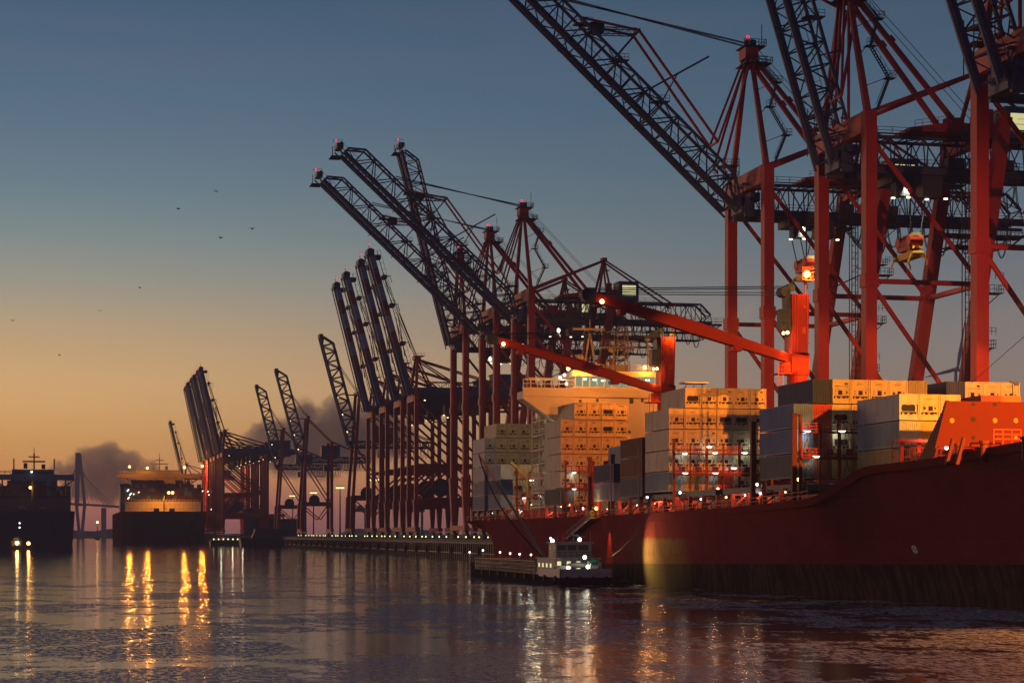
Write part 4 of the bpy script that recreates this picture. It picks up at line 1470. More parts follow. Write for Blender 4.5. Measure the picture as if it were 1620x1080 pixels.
def deck_crane(Y, label):
    t = thing('deck_crane', label, 'ship crane', (XC, Y, 0), group='red deck cranes of the container ship')
    col = obj('column', lambda: MB().tube((0, 0, 10.5), (0, 0, 30.6), 1.75, 1.45, n=20).tube((0, 0, 26.5), (0, 0, 30.2), 2.0, 1.2, n=20).span((-1.35, -1.5, 30.8), (1.35, 1.5, 33.6))
              .tube((0, 0, 30.5), (0, 0, 31), 1.75, n=20), DCR, t, key='dc_c')
    ho_ = obj('crane_house', lambda: MB().hexa([(-1.35, -1.5, 33.6), (1.1, -1.5, 33.2), (1.1, 1.5, 33.2), (-1.35, 1.5, 33.6), (-1.35, -1.5, 42.0), (1.35, -1.5, 42.0), (1.35, 1.5, 42.0), (-1.35, 1.5, 42.0)])
              .span((-1.38, -1.53, 35.0), (1.38, -1.5, 35.08)).span((-1.38, -1.53, 38.6), (1.38, -1.5, 38.68)), DCR, t, key='dc_h')
    obj('sheave_head', lambda: MB().prism([(-1.35, -1.0, 36), (-1.7, -1.0, 37), (-2.0, -1.0, 42.4), (-1.35, -1.0, 43)], (0, 2, 0)).tube((-2.1, -1, 42.4), (-2.1, 1, 42.4), .75, n=12).tube((-1.2, -1, 43), (-1.2, 1, 43), .6, n=12), DARK, t, key='dc_s')
    obj('ladder', lambda: MB().beam((-.9, -1.56, 34), (-.9, -1.56, 42), .07).beam((-.5, -1.56, 34), (-.5, -1.56, 42), .07).box((.5, -1.56, 36.8), (.5, .08, .9)).box((.55, -1.56, 40.2), (.35, .08, .35)).beam((.95, -1.6, 33.6), (.95, -1.6, 42), .1), SHIPRED, t, key='dc_lad')
    obj('cab', lambda: MB().span((-3.0, -1.6, 37.0), (-1.5, .2, 39.6)).span((-3.1, -1.7, 39.6), (-1.4, .3, 39.8)).rail([(-3.2, -1.8, 36.9), (-1.4, -1.8, 36.9)], step=.5), DARK, t, key='dc_cab')
    obj('service_platform', lambda: MB().box((-2.6, -.5, 30.6), (2.2, 3, .15)).rail([(-3.7, -2, 30.6), (-1.5, -2, 30.6)], step=.55).beam((-3.5, -1.8, 24), (-3.5, -1.8, 32), .1).beam((-2.8, -1.8, 24), (-2.8, -1.8, 32), .1)
        .tube((-2.2, -1, 30.6), (-2.2, -1, 32.2), .8, n=12).box((1.0, -1, 44.0), (1.9, 1.9, .15)).rail([(.1, -1.95, 44), (1.95, -1.95, 44), (1.95, 0, 44)], step=.5).beam((1.0, -.6, 42), (1.0, -.6, 46.0), .2).box((1.0, -.9, 45.7), (1.6, 1.4, .5)), SHIPRED, t, key='dc_p')
    # jib, a tapered box girder with its foot at the crane house
    jb = lambda: MB().beam((-.6, -.3, 32.6), (-16, -.3, 37.0), 1.5, 1.15, w1=1.7, h1=1.75).beam((-16, -.3, 37.0), (-30.6, -.3, 41.0), 1.7, 1.75, w1=1.3, h1=1.1)
    j = obj('jib', jb, DCR, t, key='dc_j')
    obj('jib_head', lambda: MB().prism([(-30.2, -1, 41.5), (-31.8, -1, 42.0), (-32.3, -1, 41.3), (-31.9, -1, 40.2), (-30.2, -1, 40.3)], (0, 1.4, 0)).tube((-31.6, -1.2, 41.3), (-31.6, .6, 41.3), .7, n=12), DARK, j, key='dc_jh')
    objs('hook_saddle', lambda: MB().tube((-26.3, -1.3, 38.9), (-26.3, .7, 38.9), .55, n=10).cut().tube((-9.4, -1.3, 34.2), (-9.4, .7, 34.2), .5, n=10).box((-9.5, -.3, 34.0), (1.6, 1.6, .6)), DCR, j, key='dc_js')
    wr = lambda: MB().tube((-2.1, -.9, 43.1), (-31.4, -.9, 42.0), .07, n=4).tube((-2.1, .5, 43.0), (-31.4, .4, 41.9), .07, n=4).tube((-2.1, -.2, 42.3), (-31.2, -.2, 41.6), .06, n=4).tube((-2.1, -.4, 41.9), (-31.2, -.4, 41.3), .06, n=4)
    obj('luffing_wire', wr, DARK, t, key='dc_w')
    obj('jib_lamp', lambda: MB().sphere((-29.4, -1.25, 40.2), .33), SODIUM, j, key='dc_jl')
    objs('cab_lamp', lambda: MB().sphere((-2.2, -2.0, 36.4), .26).cut().sphere((-2.8, -2.0, 36.3), .24), SODIUM, t, key='dc_cl')
    lamp_light('POINT', (XC - 29.4, Y - 2.0, 39.2), 40, SOD, .3, parent=t)
    lamp_light('POINT', (XC - 2.4, Y - 2.6, 35.6), 260, SOD, .25, parent=t)
    lamp_light('POINT', (XC - 2.4, Y - 1.2, 33.9), 120, SOD, .25, parent=t)
    return t


dc1 = deck_crane(334.5, 'farther red deck crane in front of the bridge, its long jib reaching left')
dc2 = deck_crane(270.5, 'nearer red deck crane with bright orange lamp on top and long jib')
obj('top_lamp', MB().sphere((1.0, -1.3, 44.9), .5, nu=12), SODIUM, dc2)
lamp_light('POINT', (XC + 1.0, 270.5 - 2.6, 44.4), 1700, SOD, .3, parent=dc2)
m = obj('lamp_bracket', MB().box((.6, -1.8, 42.4), (1.2, .6, .3)), BLACK, dc1)
lamp_light('POINT', (XC + .4, 334.5 - 2.6, 42.2), 800, SOD, .3, parent=dc1)

# ------------------------------------------------------------------ containers
CWD, CL, CH = 2.44, 12.19, 2.92
PX, PZ = 2.5, 3.05


def corr_body(nseg=34):
    def f():
        m = MB()
        x0, x1, y0, y1 = -CWD / 2, CWD / 2, 0, CL
        m.span((x0 + .05, y0 + .12, .12), (x1 - .05, y1 - .05, CH - .05))
        for x in (x0, x1 - .16):
            for y in (y0, y1 - .16):
                m.span((x, y, 0), (x + .16, y + .16, CH))
        for z0, z1 in ((0, .16), (CH - .1, CH)):
            m.span((x0 + .01, y0 + .16, z0), (x0 + .1, y1 - .16, z1)).span((x1 - .1, y0 + .16, z0), (x1 - .01, y1 - .16, z1))
            m.span((x0 + .16, y0 + .02, z0), (x1 - .16, y0 + .12, z1))
        # corrugation ridges on both sides
        n = nseg
        st = (CL - .4) / n
        for i in range(n):
            y = y0 + .2 + i * st
            for sx, o in ((-1, x0 + .05), (1, x1 - .05)):
                e = sx * .04
                z0, z1 = .16, CH - .1
                m.quad([(o, y, z0), (o, y, z1), (o + e, y + st * .2, z1), (o + e, y + st * .2, z0)][:: -sx])
                m.quad([(o + e, y + st * .2, z0), (o + e, y + st * .2, z1), (o + e, y + st * .55, z1), (o + e, y + st * .55, z0)][:: -sx])
                m.quad([(o + e, y + st * .55, z0), (o + e, y + st * .55, z1), (o, y + st * .75, z1), (o, y + st * .75, z0)][:: -sx])
        return m
    return f


def corr_end():
    m = MB()
    n = 9
    st = (CWD - .32) / n
    for i in range(n):
        x = -CWD / 2 + .16 + i * st
        m.span((x + st * .25, .03, .16), (x + st * .8, .13, CH - .1))
    return m


def reef_body():
    m = MB()
    x0, x1 = -CWD / 2, CWD / 2
    m.span((x0 + .03, .3, .1), (x1 - .03, CL - .03, CH - .03))
    for x in (x0, x1 - .15):
        for y in (0, CL - .15):
            m.span((x, y, 0), (x + .15, y + .15, CH))
    for z0, z1 in ((0, .13), (CH - .09, CH)):
        m.span((x0 + .005, .15, z0), (x0 + .09, CL - .15, z1)).span((x1 - .09, .15, z0), (x1 - .005, CL - .15, z1))
        m.span((x0 + .15, .01, z0), (x1 - .15, .1, z1))
    for i in range(1, 6):
        for sx in (x0 + .018, x1 - .03):
            m.span((sx, CL * i / 6 - .02, .15), (sx + .012, CL * i / 6 + .02, CH - .1))
    return m


RO = {1: 0.0, 3: 0.12, 4: -0.18}


def reef_unit(v):
    def f():
        m = MB()
        a = CWD / 2 - .17
        m.span((-a, .09, 1.75), (a, .3, CH - .1))        # upper panel
        m.span((-a, .12, .13), (a, .3, .62))             # lower panel
        if v != 2:
            o = RO[v]
            m.span((-a, .11, .98), (-.28 + o, .3, 1.72)).span((.28 + o, .11, .98), (a, .3, 1.72))
            m.span((-.28 + o, .11, 1.6), (.28 + o, .3, 1.72)).span((-.28 + o, .11, .98), (.28 + o, .3, 1.06))
        m.span((-a, .12, .92), (a, .16, .98))
        m.span((-a * .9, .07, 1.86), (a * .9, .09, 1.9)).span((-a * .9, .07, 2.6), (a * .9, .09, 2.64))
        for x in (-.8, -.15, .5, .85):
            m.span((x, .13, .64), (x + .22, .3, .82 if x < 0 else .74))
        return m
    return f


def reef_dark(v):
    def f():
        m = MB()
        a = CWD / 2 - .17
        m.span((-a * .92, .25, .62), (a * .92, .29, .92))
        if v == 2:
            m.tube((-.45, .24, 1.35), (-.45, .29, 1.35), .42, n=12).tube((.45, .24, 1.35), (.45, .29, 1.35), .42, n=12).span((-.75, .26, 1.0), (.8, .3, 1.7))
        else:
            o = RO[v]
            m.span((-.26 + o, .2, 1.06), (.26 + o, .29, 1.6))
            if v == 3:
                m.tube((-.6, .085, 1.35), (-.6, .108, 1.35), .16, n=10)
            if v == 4:
                m.span((-.9, .085, 2.05), (.9, .1, 2.12)).span((.35, .085, 2.3), (.8, .1, 2.5))
            m.span((.6, .085, 1.22), (.76, .108, 1.5)).span((-.82, .085, 1.45), (-.7, .108, 1.55)).span((-.82, .085, 1.15), (-.7, .108, 1.25))
        m.span((-a, .02, -.02), (a * .3, .08, .03))
        if v in (1, 3):
            m.span((-.62, .055, 2.3), (.1 + .3 * (v == 3), .068, 2.34)).span((-.5, .055, 2.42), (.3, .068, 2.46))
        return m
    return f


CCOL = {
    'cream': (.52, .40, .24), 'white': (.52, .40, .29), 'grey': (.30, .31, .34), 'light grey': (.42, .40, .40), 'blue': (.05, .095, .24), 'dark blue': (.035, .05, .13),
    'steel blue': (.13, .20, .34), 'brown': (.20, .055, .035), 'maroon': (.16, .03, .03), 'dark grey': (.12, .125, .135), 'tan': (.48, .33, .12), 'olive': (.26, .22, .12),
    'red': (.42, .06, .035), 'orange': (.62, .14, .04), 'dusty red': (.26, .07, .055), 'grey green': (.30, .34, .33)}
USED = set()


def container(kind, col, x, y, z, bay, c, tr, gname, half=False, extra=''):
    key = col.replace(' ', '_')
    mat = paint('container_' + key, CCOL[col], .65, dirt=.6, scale=.7)
    kn = 'reefer' if kind != 'dry' else 'dry'
    lab = f"{col} {kn} container in {ORD[c]} column from water, {ORD[tr]} tier up, {bay}"
    n = len(lab.split())
    if n > 16 or lab in USED:
        print('LABEL', n, lab)
    USED.add(lab)
    t = thing(('reefer' if kn == 'reefer' else 'dry') + '_container', lab, 'container', (x, y, z), group=gname)
    if kind == 'dry':
        o = obj('body', corr_body(), mat, t, key=('cb', col))
        obj('end_panel', corr_end, mat, t, key=('ce', col))
    else:
        v = 2 if kind == 'reefer2' else random.choice((1, 1, 3, 4))
        obj('body', reef_body, mat, t, key=('rb', col))
        u = obj('cooling_unit', reef_unit(v), paint('container_unit_' + key, tuple(q * .92 for q in CCOL[col]), .6, dirt=.75, scale=1.6, dirt_col=tuple(q * .5 for q in CCOL[col])), t, key=('ru', col, v))
        obj('fan_grille', reef_dark(v), BLACK, u, key=('rd', v))
    return t


random.seed(5)


def stack(bay, gname, X0, Y, z0, cols):
    """cols: list of (column index, first tier, list of (kind, colour))"""
    for c, t0, tiers in cols:
        for k, (kind, col) in enumerate(tiers):
            j = random.uniform(-.025, .025)
            if kind == 'reefer' and random.random() < .1:
                kind = 'reefer2'
            container(kind, col, X0 + PX * (c + .5), Y + random.uniform(-.06, .06), z0 + PZ * (t0 + k), bay, c, t0 + k, gname)


r = ('reefer', 'cream')
w = ('reefer', 'white')
GN = 'containers stacked on the ship'
# C: tall reefer block before the second deck crane
stack('centre reefer block', GN, 86, 277.8, 13.9, [(0, 0, [('dry', 'grey'), w, w, w]), (1, 0, [('dry', 'tan'), w, r, r, w]), (2, 0, [('dry', 'light grey'), r, r, r, r]), (3, 0, [('dry', 'red'), w, r, ('reefer2', 'cream'), r]),
                                               (4, 0, [r, r, r, ('reefer2', 'cream'), r]), (5, 0, [('dry', 'tan'), r, r, r, r])])
# low bays between crane 1 and C
stack('low brown stack amidships', GN, 86, 291.6, 13.4, [(0, 0, [('dry', 'dark grey'), ('dry', 'brown'), ('dry', 'maroon')]), (1, 0, [('dry', 'brown'), ('dry', 'maroon'), ('dry', 'grey')])])
stack('low blue stack amidships', GN, 86, 307.8, 13.0, [(0, 0, [('dry', 'grey'), ('dry', 'dark blue')]), (1, 0, [('dry', 'grey'), ('dry', 'blue'), ('dry', 'light grey')]), (2, 0, [('dry', 'brown'), ('dry', 'grey')])])
# B: block before the bridge
stack('block before the bridge', GN, 86, 342.4, 12.8, [(0, 0, [('dry', 'dark grey'), w, w, w, w]), (1, 0, [r, r, r, r, r, r]), (2, 0, [r, r, r, r, r, r]), (3, 0, [r, r, r, r, r, r]), (4, 0, [r, r, r, r, r, r])])
# A: stern block and the lower stack before it
stack('stern block', GN, 86, 408, 12.6, [(0, 0, [('dry', 'grey'), ('dry', 'light grey'), ('reefer', 'grey'), ('reefer', 'light grey'), ('reefer', 'light grey')])] +
      [(c, 0, [('reefer', 'cream')] * 6) for c in (1, 2, 3, 4, 5, 6)])
stack('low stern stack', GN, 86, 392, 12.6, [(0, 0, [('dry', 'grey'), ('dry', 'dark blue'), ('dry', 'light grey')]), (1, 0, [r, r, r]), (2, 0, [r, r, r]), (3, 0, [('dry', 'grey'), ('dry', 'grey'), w])])
# D: block behind the forward stack
dcols = [(0, 0, [('dry', 'dark grey'), ('dry', 'steel blue'), ('dry', 'steel blue')])]
dcols[0] = (0, 0, [('dry', 'dark grey'), ('dry', 'steel blue'), ('dry', 'steel blue')])
dcols.append((1, 0, [('dry', 'brown'), ('dry', 'maroon'), ('dry', 'red'), ('dry', 'dark blue')]))
dcols += [(c, 0, [('dry', 'tan'), r, r, r]) for c in (2, 3, 4, 5)]
dcols.append((6, 0, [('dry', 'grey'), ('dry', 'grey'), ('dry', 'grey'), ('dry', 'olive')]))
dcols.append((8, 0, [('dry', 'grey'), ('dry', 'grey'), ('dry', 'blue'), ('dry', 'dark blue')]))
dcols += [(9, 0, [w, w, w, r]), (10, 0, [w, w, w, r]), (11, 0, [w, w, w, r])]
stack('forward wide block', GN, 86.6, 228.6, 14.5, dcols)
# E: foremost stack, set inboard
stack('foremost stack', GN, 92.1, 209.8, 14.5, [(0, 0, [('dry', 'tan'), ('dry', 'grey green'), ('reefer', 'light grey')]), (1, 0, [('dry', 'tan'), ('dry', 'tan'), r]), (2, 0, [('dry', 'tan'), ('dry', 'tan'), ('reefer2', 'white')]),
                                            (4, 0, [('dry', 'red'), ('dry', 'brown'), ('dry', 'dusty red')]), (5, 0, [('dry', 'red'), ('dry', 'red'), ('dry', 'orange')])])
# end doors painted differently from the long sides (as seen on the photograph)


# ------------------------------------------------------------------ lashing bridges
def lashing(Y, X0, X1, z0, levels, lamps, label, light=150):
    t = thing('lashing_bridge', label, 'lashing bridge', (X0, Y, z0), group='lashing bridges between the container bays')
    W_ = X1 - X0
    m = MB()
    n = int(round(W_ / 2.5))
    for i in range(n + 1):
        x = W_ * i / n
        m.beam((x, 0, -2), (x, 0, levels[-1] + (1.2 if i % 2 else 2.2)), .2 if i % 2 else .34)
    obj('post', m, paint('lashing_red', (.17, .03, .022), .7), t)
    m = MB()
    for k, z in enumerate(levels):
        m.box((W_ / 2, -.1, z), (W_, 1.1, .34 if k == 0 else .2))
    obj('walkway', m, MATS['lashing_red'], t)
    m = MB()
    for z in levels:
        m.rail([(0, -.6, z), (W_, -.6, z)], h=1.1, r=.045, step=.9, bars=3)
    obj('railing', m, SHIPRED, t)
    m = MB()
    random.seed(int(Y))
    zz = [-1.2] + list(levels)
    for i in range(n):
        for k in range(len(zz) - 1):
            x = W_ * i / n
            m.beam((x + .2, .15, zz[k] + .3), (x + 1.3 + random.random() * .7, .5, zz[k + 1] + 1.0), .06)
            m.beam((x + 2.3, .15, zz[k] + .3), (x + 1.1 - random.random() * .7, .5, zz[k + 1] + 1.0), .06)
            m.beam((x + .7, -.3, zz[k] + .2), (x + 1.0, -.3, zz[k] + 1.6), .09)
        m.box((W_ * i / n + 1.2, -.2, levels[0] + .7), (.8, .4, .8))
    obj('lashing_rod', m, DARK, t)
    for px, py in lamps:
        p = onY(px, py, Y - .5)
        q = p - Vector((X0, Y, z0))
        obj('work_lamp', lambda: MB().box((0, 0, .1), (.8, .36, .08)).box((0, 0, 0), (.62, .3, .14)), COOLL, t, loc=q, key='wl')
        lamp_light('POINT', (p.x, Y + .42, p.z - .2), light * .3, CW, .25, parent=t, name='work_lamp_light')


lashing(276.6, 86.4, 101.4, 13.2, (3.1, 6.1), [(1122, 707), (1083, 718), (1131, 717), (1178, 717), (1084, 749), (1132, 749), (1161, 741), (1191, 706)], 'red lashing bridge with white lamps before the centre reefer block')
lashing(341.2, 86.6, 99, 12.4, (3.1, 6.1), [(908, 748), (908, 774)], 'red lashing bridge with two lamps before the block at the bridge', 200)
lashing(380, 86.6, 99, 12.0, (2.6, 6.4), [(841, 760), (855, 784), (829, 788)], 'red lashing bridge with lamps near the stern below the accommodation', 900)
lashing(227.4, 87.0, 99.6, 13.8, (3.1, 6.2), [(1277, 683), (1332, 683), (1291, 723)], 'red lashing bridge with pale lamps before the forward wide block', 260)
lashing(426.6, 86.6, 99, 12.0, (2.6, 6.4), [], 'red lashing bridge at the very stern behind the last stack')

# lifeboat and small store crane near the stern
t = thing('lifeboat', 'pale enclosed lifeboat hanging on the ship side near the stern stack', 'lifeboat', (87.4, 384, 11.2))
obj('hull', MB().sphere((0, 0, 0), 1.5, nu=14, nv=10, sc=(.9, 3.0, .9)), WHITE, t)
obj('canopy', MB().sphere((0, .4, .9), 1.1, nu=12, nv=8, sc=(.85, 2.6, .8)), paint('boat_grey', (.35, .36, .34)), t)
obj('davit', MB().beam((1.2, -3, -1), (1.0, -3, 3.4), .3).beam((1.0, -3, 3.4), (-.4, -3, 3.6), .3).beam((1.2, 3, -1), (1.0, 3, 3.4), .3).beam((1.0, 3, 3.4), (-.4, 3, 3.6), .3), SHIPRED, t)
t = thing('store_crane', 'small yellowish store crane behind the lashing frame near the stern', 'crane', (90.5, 388, 9.5))
obj('post', MB().tube((0, 0, 0), (0, 0, 9.5), .35, n=10), paint('dull_yellow', (.28, .20, .06)), t)
obj('arm', MB().beam((0, 0, 9.3), (-3.6, -1, 12.5), .5, .6).beam((0, 0, 6), (-1.8, -.5, 10.6), .3), MATS['dull_yellow'], t)

# accommodation ladder down the side
t = thing('gangway_ladder', 'long metal gangway ladder slanting down the red hull to the barge', 'gangway', (85.4, 322, 0))
pA, pB = onX(899, 852, 85.2) - Vector((85.4, 322, 0)), onX(938, 819, 85.2) - Vector((85.4, 322, 0))
m = MB().beam(pA, pB, .9, .25)
obj('ladder', m, GREY, t)
m = MB()
for e in (-.42, .42):
    o = Vector((e, 0, 0))
    m.beam(pA + o + Vector((0, 0, 1.1)), pB + o + Vector((0, 0, 1.1)), .06)
    for k in range(15):
        q = pA.lerp(pB, k / 14) + o
        m.beam(q, q + Vector((0, 0, 1.1)), .05)
obj('handrail', m, GREY, t)
m = MB().box(pB + Vector((.3, -1.4, 0)), (1.4, 2.6, .2)).rail([pB + Vector((-.4, 0, .1)), pB + Vector((-.4, -2.8, .1)), pB + Vector((.9, -2.8, .1))], step=.5)
obj('landing', m, YELLOW, t)
obj('lamp', MB().sphere(pB + Vector((.8, .8, 1.6)), .26), SODIUM2, t)
lamp_light('POINT', Vector((85.4, 322, 0)) + pB + Vector((-.6, -.6, 2.0)), 260, (1, .5, .22), .15, parent=t)
# lamps at the rail that shine down the plating
for px, e_ in ((929, 4200), (957, 4200), (884, 900)):
    p = onX(px, 832, 85.0)
    t2 = obj('side_lamp', MB().box(S(85.2, p.y, 11.0), (.5, .4, .3)).beam(S(85.3, p.y, 11.1), S(85.9, p.y, 10.9), .1), DARK, ship)
    lamp_light('SPOT', (84.6, p.y, 10.7), e_, (1.0, .25, .06), .08, target=(85.8, p.y, 2.0), spot=R(34), blend=.5, parent=ship, name='side_lamp_light')

# flood masts: the ship's own foremast stands just ahead of the frame and lights the stacks behind it
fm = thing('foremast', 'foremast with sodium flood lamps on the ship forecastle', 'mast', (XC, 158, 17.6))
obj('mast', MB().tube((0, 0, 0), (0, 0, 17), .5, .3, n=10).box((0, 0, 12), (4, .6, .3)), SHIPRED, fm)
objs('flood_lamp', MB().box((-1.6, .5, 12.3), (.7, .4, .5)).cut().box((1.6, .5, 12.3), (.7, .4, .5)), SODIUM, fm)
lamp_light('SPOT', (XC - 1.6, 159, 29.5), 430000, (1.0, .32, .018), .35, target=(102, 228, 9), spot=R(48), blend=.12, parent=fm)
lamp_light('SPOT', (XC - 3, 157, 28), 150000, (1.0, .30, .04), .35, target=(70, 118, 0), spot=R(80), blend=.8, parent=fm)
lamp_light('SPOT', (XC + 1, 159, 28), 270000, (1.0, .30, .12), .4, target=(127, 275, 34), spot=R(40), blend=1.0, parent=fm)  # added spot to redden the quay crane legs
# floods of the nearer deck crane that look aft towards the bridge
lamp_light('SPOT', (XC - 5.5, 273, 41.5), 140000, (1.0, .24, .015), .35, target=(94, 342, 13.5), spot=R(29), blend=.15, parent=dc2)
lamp_light('SPOT', (XC - 2.2, 336.8, 41), 17000, (1.0, .30, .025), .35, target=(96, 357, 27), spot=R(125), blend=.6, parent=dc1)  # added flood aft of the farther crane, lights the bridge past its jib

# mooring line and small antenna on the forecastle
t = tag(obj('mooring_line', MB().tube(onY(1535, 607, 214), onY(1625, 528, 176), .04, n=4), ROPE), 'thin dark mooring line rising to the right above the foremost containers', 'rope')
t = thing('forecastle_light', 'small black navigation fitting on thin post beside the last white container', 'navigation light', onY(1602, 614, 212))
obj('post', MB().beam((0, 0, -1.2), (0, 0, .8), .08), DARK, t)
obj('fitting', MB().box((.2, 0, .7), (1.0, .3, .2)).box((.5, 0, .45), (.5, .3, .3)), DARK, t)
t = thing('shelter_roof', 'flat canopy frame standing above the centre reefer block', 'canopy', (93, 292, 29.1))
p = onY(1098, 603, 292)
t.location = (p.x, 292, 29.2)
obj('roof', MB().box((0, 0, 1.6), (4.0, 2.6, .2)), GREY, t)
obj('post', MB().beam((-1.8, 0, 0), (-1.2, 0, 1.5), .12).beam((1.8, 0, 0), (1.2, 0, 1.5), .12).beam((0, 0, 0), (0, 0, 1.5), .12), GREY, t)
# ------------------------------------------------------------------ bunker barge alongside
BG = thing('tank_barge', 'low dark tank barge with lit white stern cabin alongside the red ship', 'barge', (76, 287, 0))


def bh_(y):
    return 4.0 if y < 62 else 4.0 * max(0.02, 1 - ((y - 62) / 19.5) ** 2)


m = MB()
ys2 = [0, .8, 8, 20, 35, 50, 60, 65, 70, 74, 78, 81]
sec = lambda y: [(-bh_(y) * (.86 if y < 3 else .97), -.6), (-bh_(y), .5), (-bh_(y), 1.35 + (1.1 if y > 66 else 0) * min(1, (y - 66) / 8 if y > 66 else 0)), (bh_(y), 1.35 + (1.1 * min(1, (y - 66) / 8) if y > 66 else 0)), (bh_(y), .5), (bh_(y) * (.86 if y < 3 else .97), -.6)]
k0 = 0
for y in ys2:
    for x, z in sec(y):
        m.v.append((x, y, z))
for i in range(len(ys2) - 1):
    for j in range(5):
        a = i * 6 + j
        m.f.append((a, a + 1, a + 7, a + 6))
        m.m.append(0)
m.f.append((0, 5, 4, 3, 2, 1))
m.m.append(0)
obj('hull', m, paint('barge_hull', (.02, .026, .04), .8, dirt=.4, spec=0), BG)
m = MB().prism([(-4.1, -.3, 1.2), (4.1, -.3, 1.2), (4.1, -.3, 2.5), (-4.1, -.3, 2.5)], (0, .25, 0))
m.prism([(-4.15, -.3, 1.2), (-4.15, 13, 1.2), (-4.15, 13, 2.3), (-4.15, -.3, 2.5)], (.22, 0, 0)).prism([(3.9, -.3, 1.2), (3.9, 13, 1.2), (3.9, 13, 2.3), (3.9, -.3, 2.5)], (.22, 0, 0))
obj('bulwark', m, paint('barge_bulwark', (.48, .42, .44), .5), BG)
HS = paint('barge_white', (.30, .31, .31), .5, dirt=.25)
m = MB().span((-3.7, 5, 1.4), (3.4, 16, 3.9)).span((-3.9, 4.6, 3.9), (3.6, 16.4, 4.05))
hs = obj('deckhouse', m, HS, BG)
m = MB()
for x in (-2.9, -1.4, .1, 1.8):
    m.box((x, 4.98, 2.9), (.6, .05, 1.3))
for y in (7, 9.5, 12, 14.5):
    m.box((-3.73, y, 2.9), (.05, .8, .6))
obj('window', m, glow('cabin_window', (.95, .9, .5), .9), hs)
m = MB().span((-2.8, 7.4, 4.05), (2.8, 12, 6.3)).span((-3.1, 7.1, 6.3), (3.1, 12.3, 6.45))
wh2 = obj('wheelhouse', m, HS, BG)
obj('window', MB().box((-1.9, 7.37, 5.6), (1.4, .05, .8)).box((-.3, 7.37, 5.6), (1.4, .05, .8)).box((1.5, 7.37, 5.6), (1.6, .05, .8)).box((-2.83, 8.6, 5.6), (.05, 1.5, .8)).box((-2.83, 10.6, 5.6), (.05, 1.5, .8)), GLASS, wh2)
m = MB()
m.beam((.4, 9, 6.4), (.4, 9, 8.2), .12).beam((-2.2, 9, 7.3), (2.4, 9, 7.3), .1).box((.4, 9, 7.5), (1.6, .2, .22)).beam((2.9, 8, 4), (2.9, 8, 8.2), .15).beam((-2.2, 9, 6.4), (-2.2, 9, 7.4), .08)
for i in range(9):
    obj('tyre', lambda: MB().tube((-4.45, 0, 1.0), (-4.2, 0, 1.0), .45, n=12), RUBBER, BG, loc=(0, 2 + i * 6.6, 0), key='tyre')
for x in (-3, -1, 1, 3):
    obj('tyre', lambda: MB().tube((0, -.55, .95), (0, -.3, .95), .42, n=12), RUBBER, BG, loc=(x, 0, 0), key='tyre2')
m.rail([(-3.7, 5, 4.05), (3.4, 5, 4.05)], h=.9, r=.035, step=.8)
m.rail([(-3.9, 16, 2.2), (-3.9, 62, 1.4)], h=.9, r=.035, step=2)
obj('mast', m, DARK, BG)
# dinghy, drum, crates on the stern deck
m = MB().sphere((-.6, 3.2, 3.0), 1.0, nu=12, nv=6, sc=(1.6, .8, .45)).tube((1.6, 3, 2.6), (2.6, 3, 2.6), .5, n=10)
m.box((2.6, 2, 1.9), (1.6, 1.4, 1.0)).box((.6, 1.6, 1.8), (.9, .9, .8)).tube((3.1, 3.6, 1.4), (3.1, 3.6, 3.4), .25, n=8).tube((1.0, 2.4, 1.4), (1.0, 2.4, 3.6), .25, n=8)
m.box((-2.6, 3.4, 2.7), (2.0, 2.0, .5)).box((-3.4, 2.4, 1.9), (.6, .8, 1.0))
obj('deck_gear', m, HS, BG)
obj('tarpaulin', MB().sphere((2.0, 3.6, 3.6), .8, nu=10, nv=6, sc=(1.3, 1, .5)), paint('tarp_green', (.05, .30, .22), .6), BG)
# tank deck: pipes, hatches, frames
random.seed(9)
m = MB()
for x in (-2, -1.2, .2, 1.4):
    m.tube((x, 18, 2.1), (x, 66, 2.1), .16, n=6)
m.span((-3.2, 18, 1.35), (3.2, 66, 1.75))
for i in range(26):
    y = 18.5 + i * 1.85
    m.beam((-3.4, y, 1.6), (-3.4, y, 3.3), .12).beam((-3.4, y, 3.3), (3, y, 3.3), .12).beam((3, y, 1.6), (3, y, 3.3), .1)
    if i % 3 == 0:
        m.tube((random.uniform(-2.5, 2.5), y, 1.7), (random.uniform(-2.5, 2.5), y, 3.2), .22, n=8)
    if i % 4 == 1:
        m.box((random.uniform(-2, 2), y + .8, 2.3), (1.2, 1.2, 1.1))
m.rail([(-3.7, 17, 1.4), (-3.7, 64, 1.4)], h=2.0, r=.05, step=.9, bars=3)
for px, py in ((743, 873), (764, 870), (791, 873), (807, 875), (822, 876), (840, 877)):
    q = onX(px, py, 73.2) - Vector((76, 287, 0))
    m.beam((q.x, q.y, 1.4), q, .12)
obj('pipework', m, paint('pipe_beige', (.32, .28, .20), .5, dirt=.5), BG)
m = MB().beam((.0, 22, 1.6), (.0, 22, 4.2), .7)
mt = onY(757, 718, 320) - Vector((76, 287, 0))
m.tube((.0, 24, 3.0), mt, .3, .18, n=8)
m.beam((.0, 28, 3.4), Vector((0, 24, 3)).lerp(mt, .45), .16)
obj('hose_crane', m, paint('mast_brown', (.30, .20, .15), .5), BG)
pts = [mt.lerp(Vector((-.3, 23.4, 3.2)), k / 12) + Vector((-1.9 * math.sin(math.pi * k / 12), 0, 0)) for k in range(13)]
obj('hose', MB().path(pts, .12), BLACK, BG)
glamps = [(743, 873), (764, 870), (791, 873), (807, 875), (822, 876), (840, 877), (871, 851), (874, 855), (917, 853), (925, 881), (899, 898), (930, 896)]
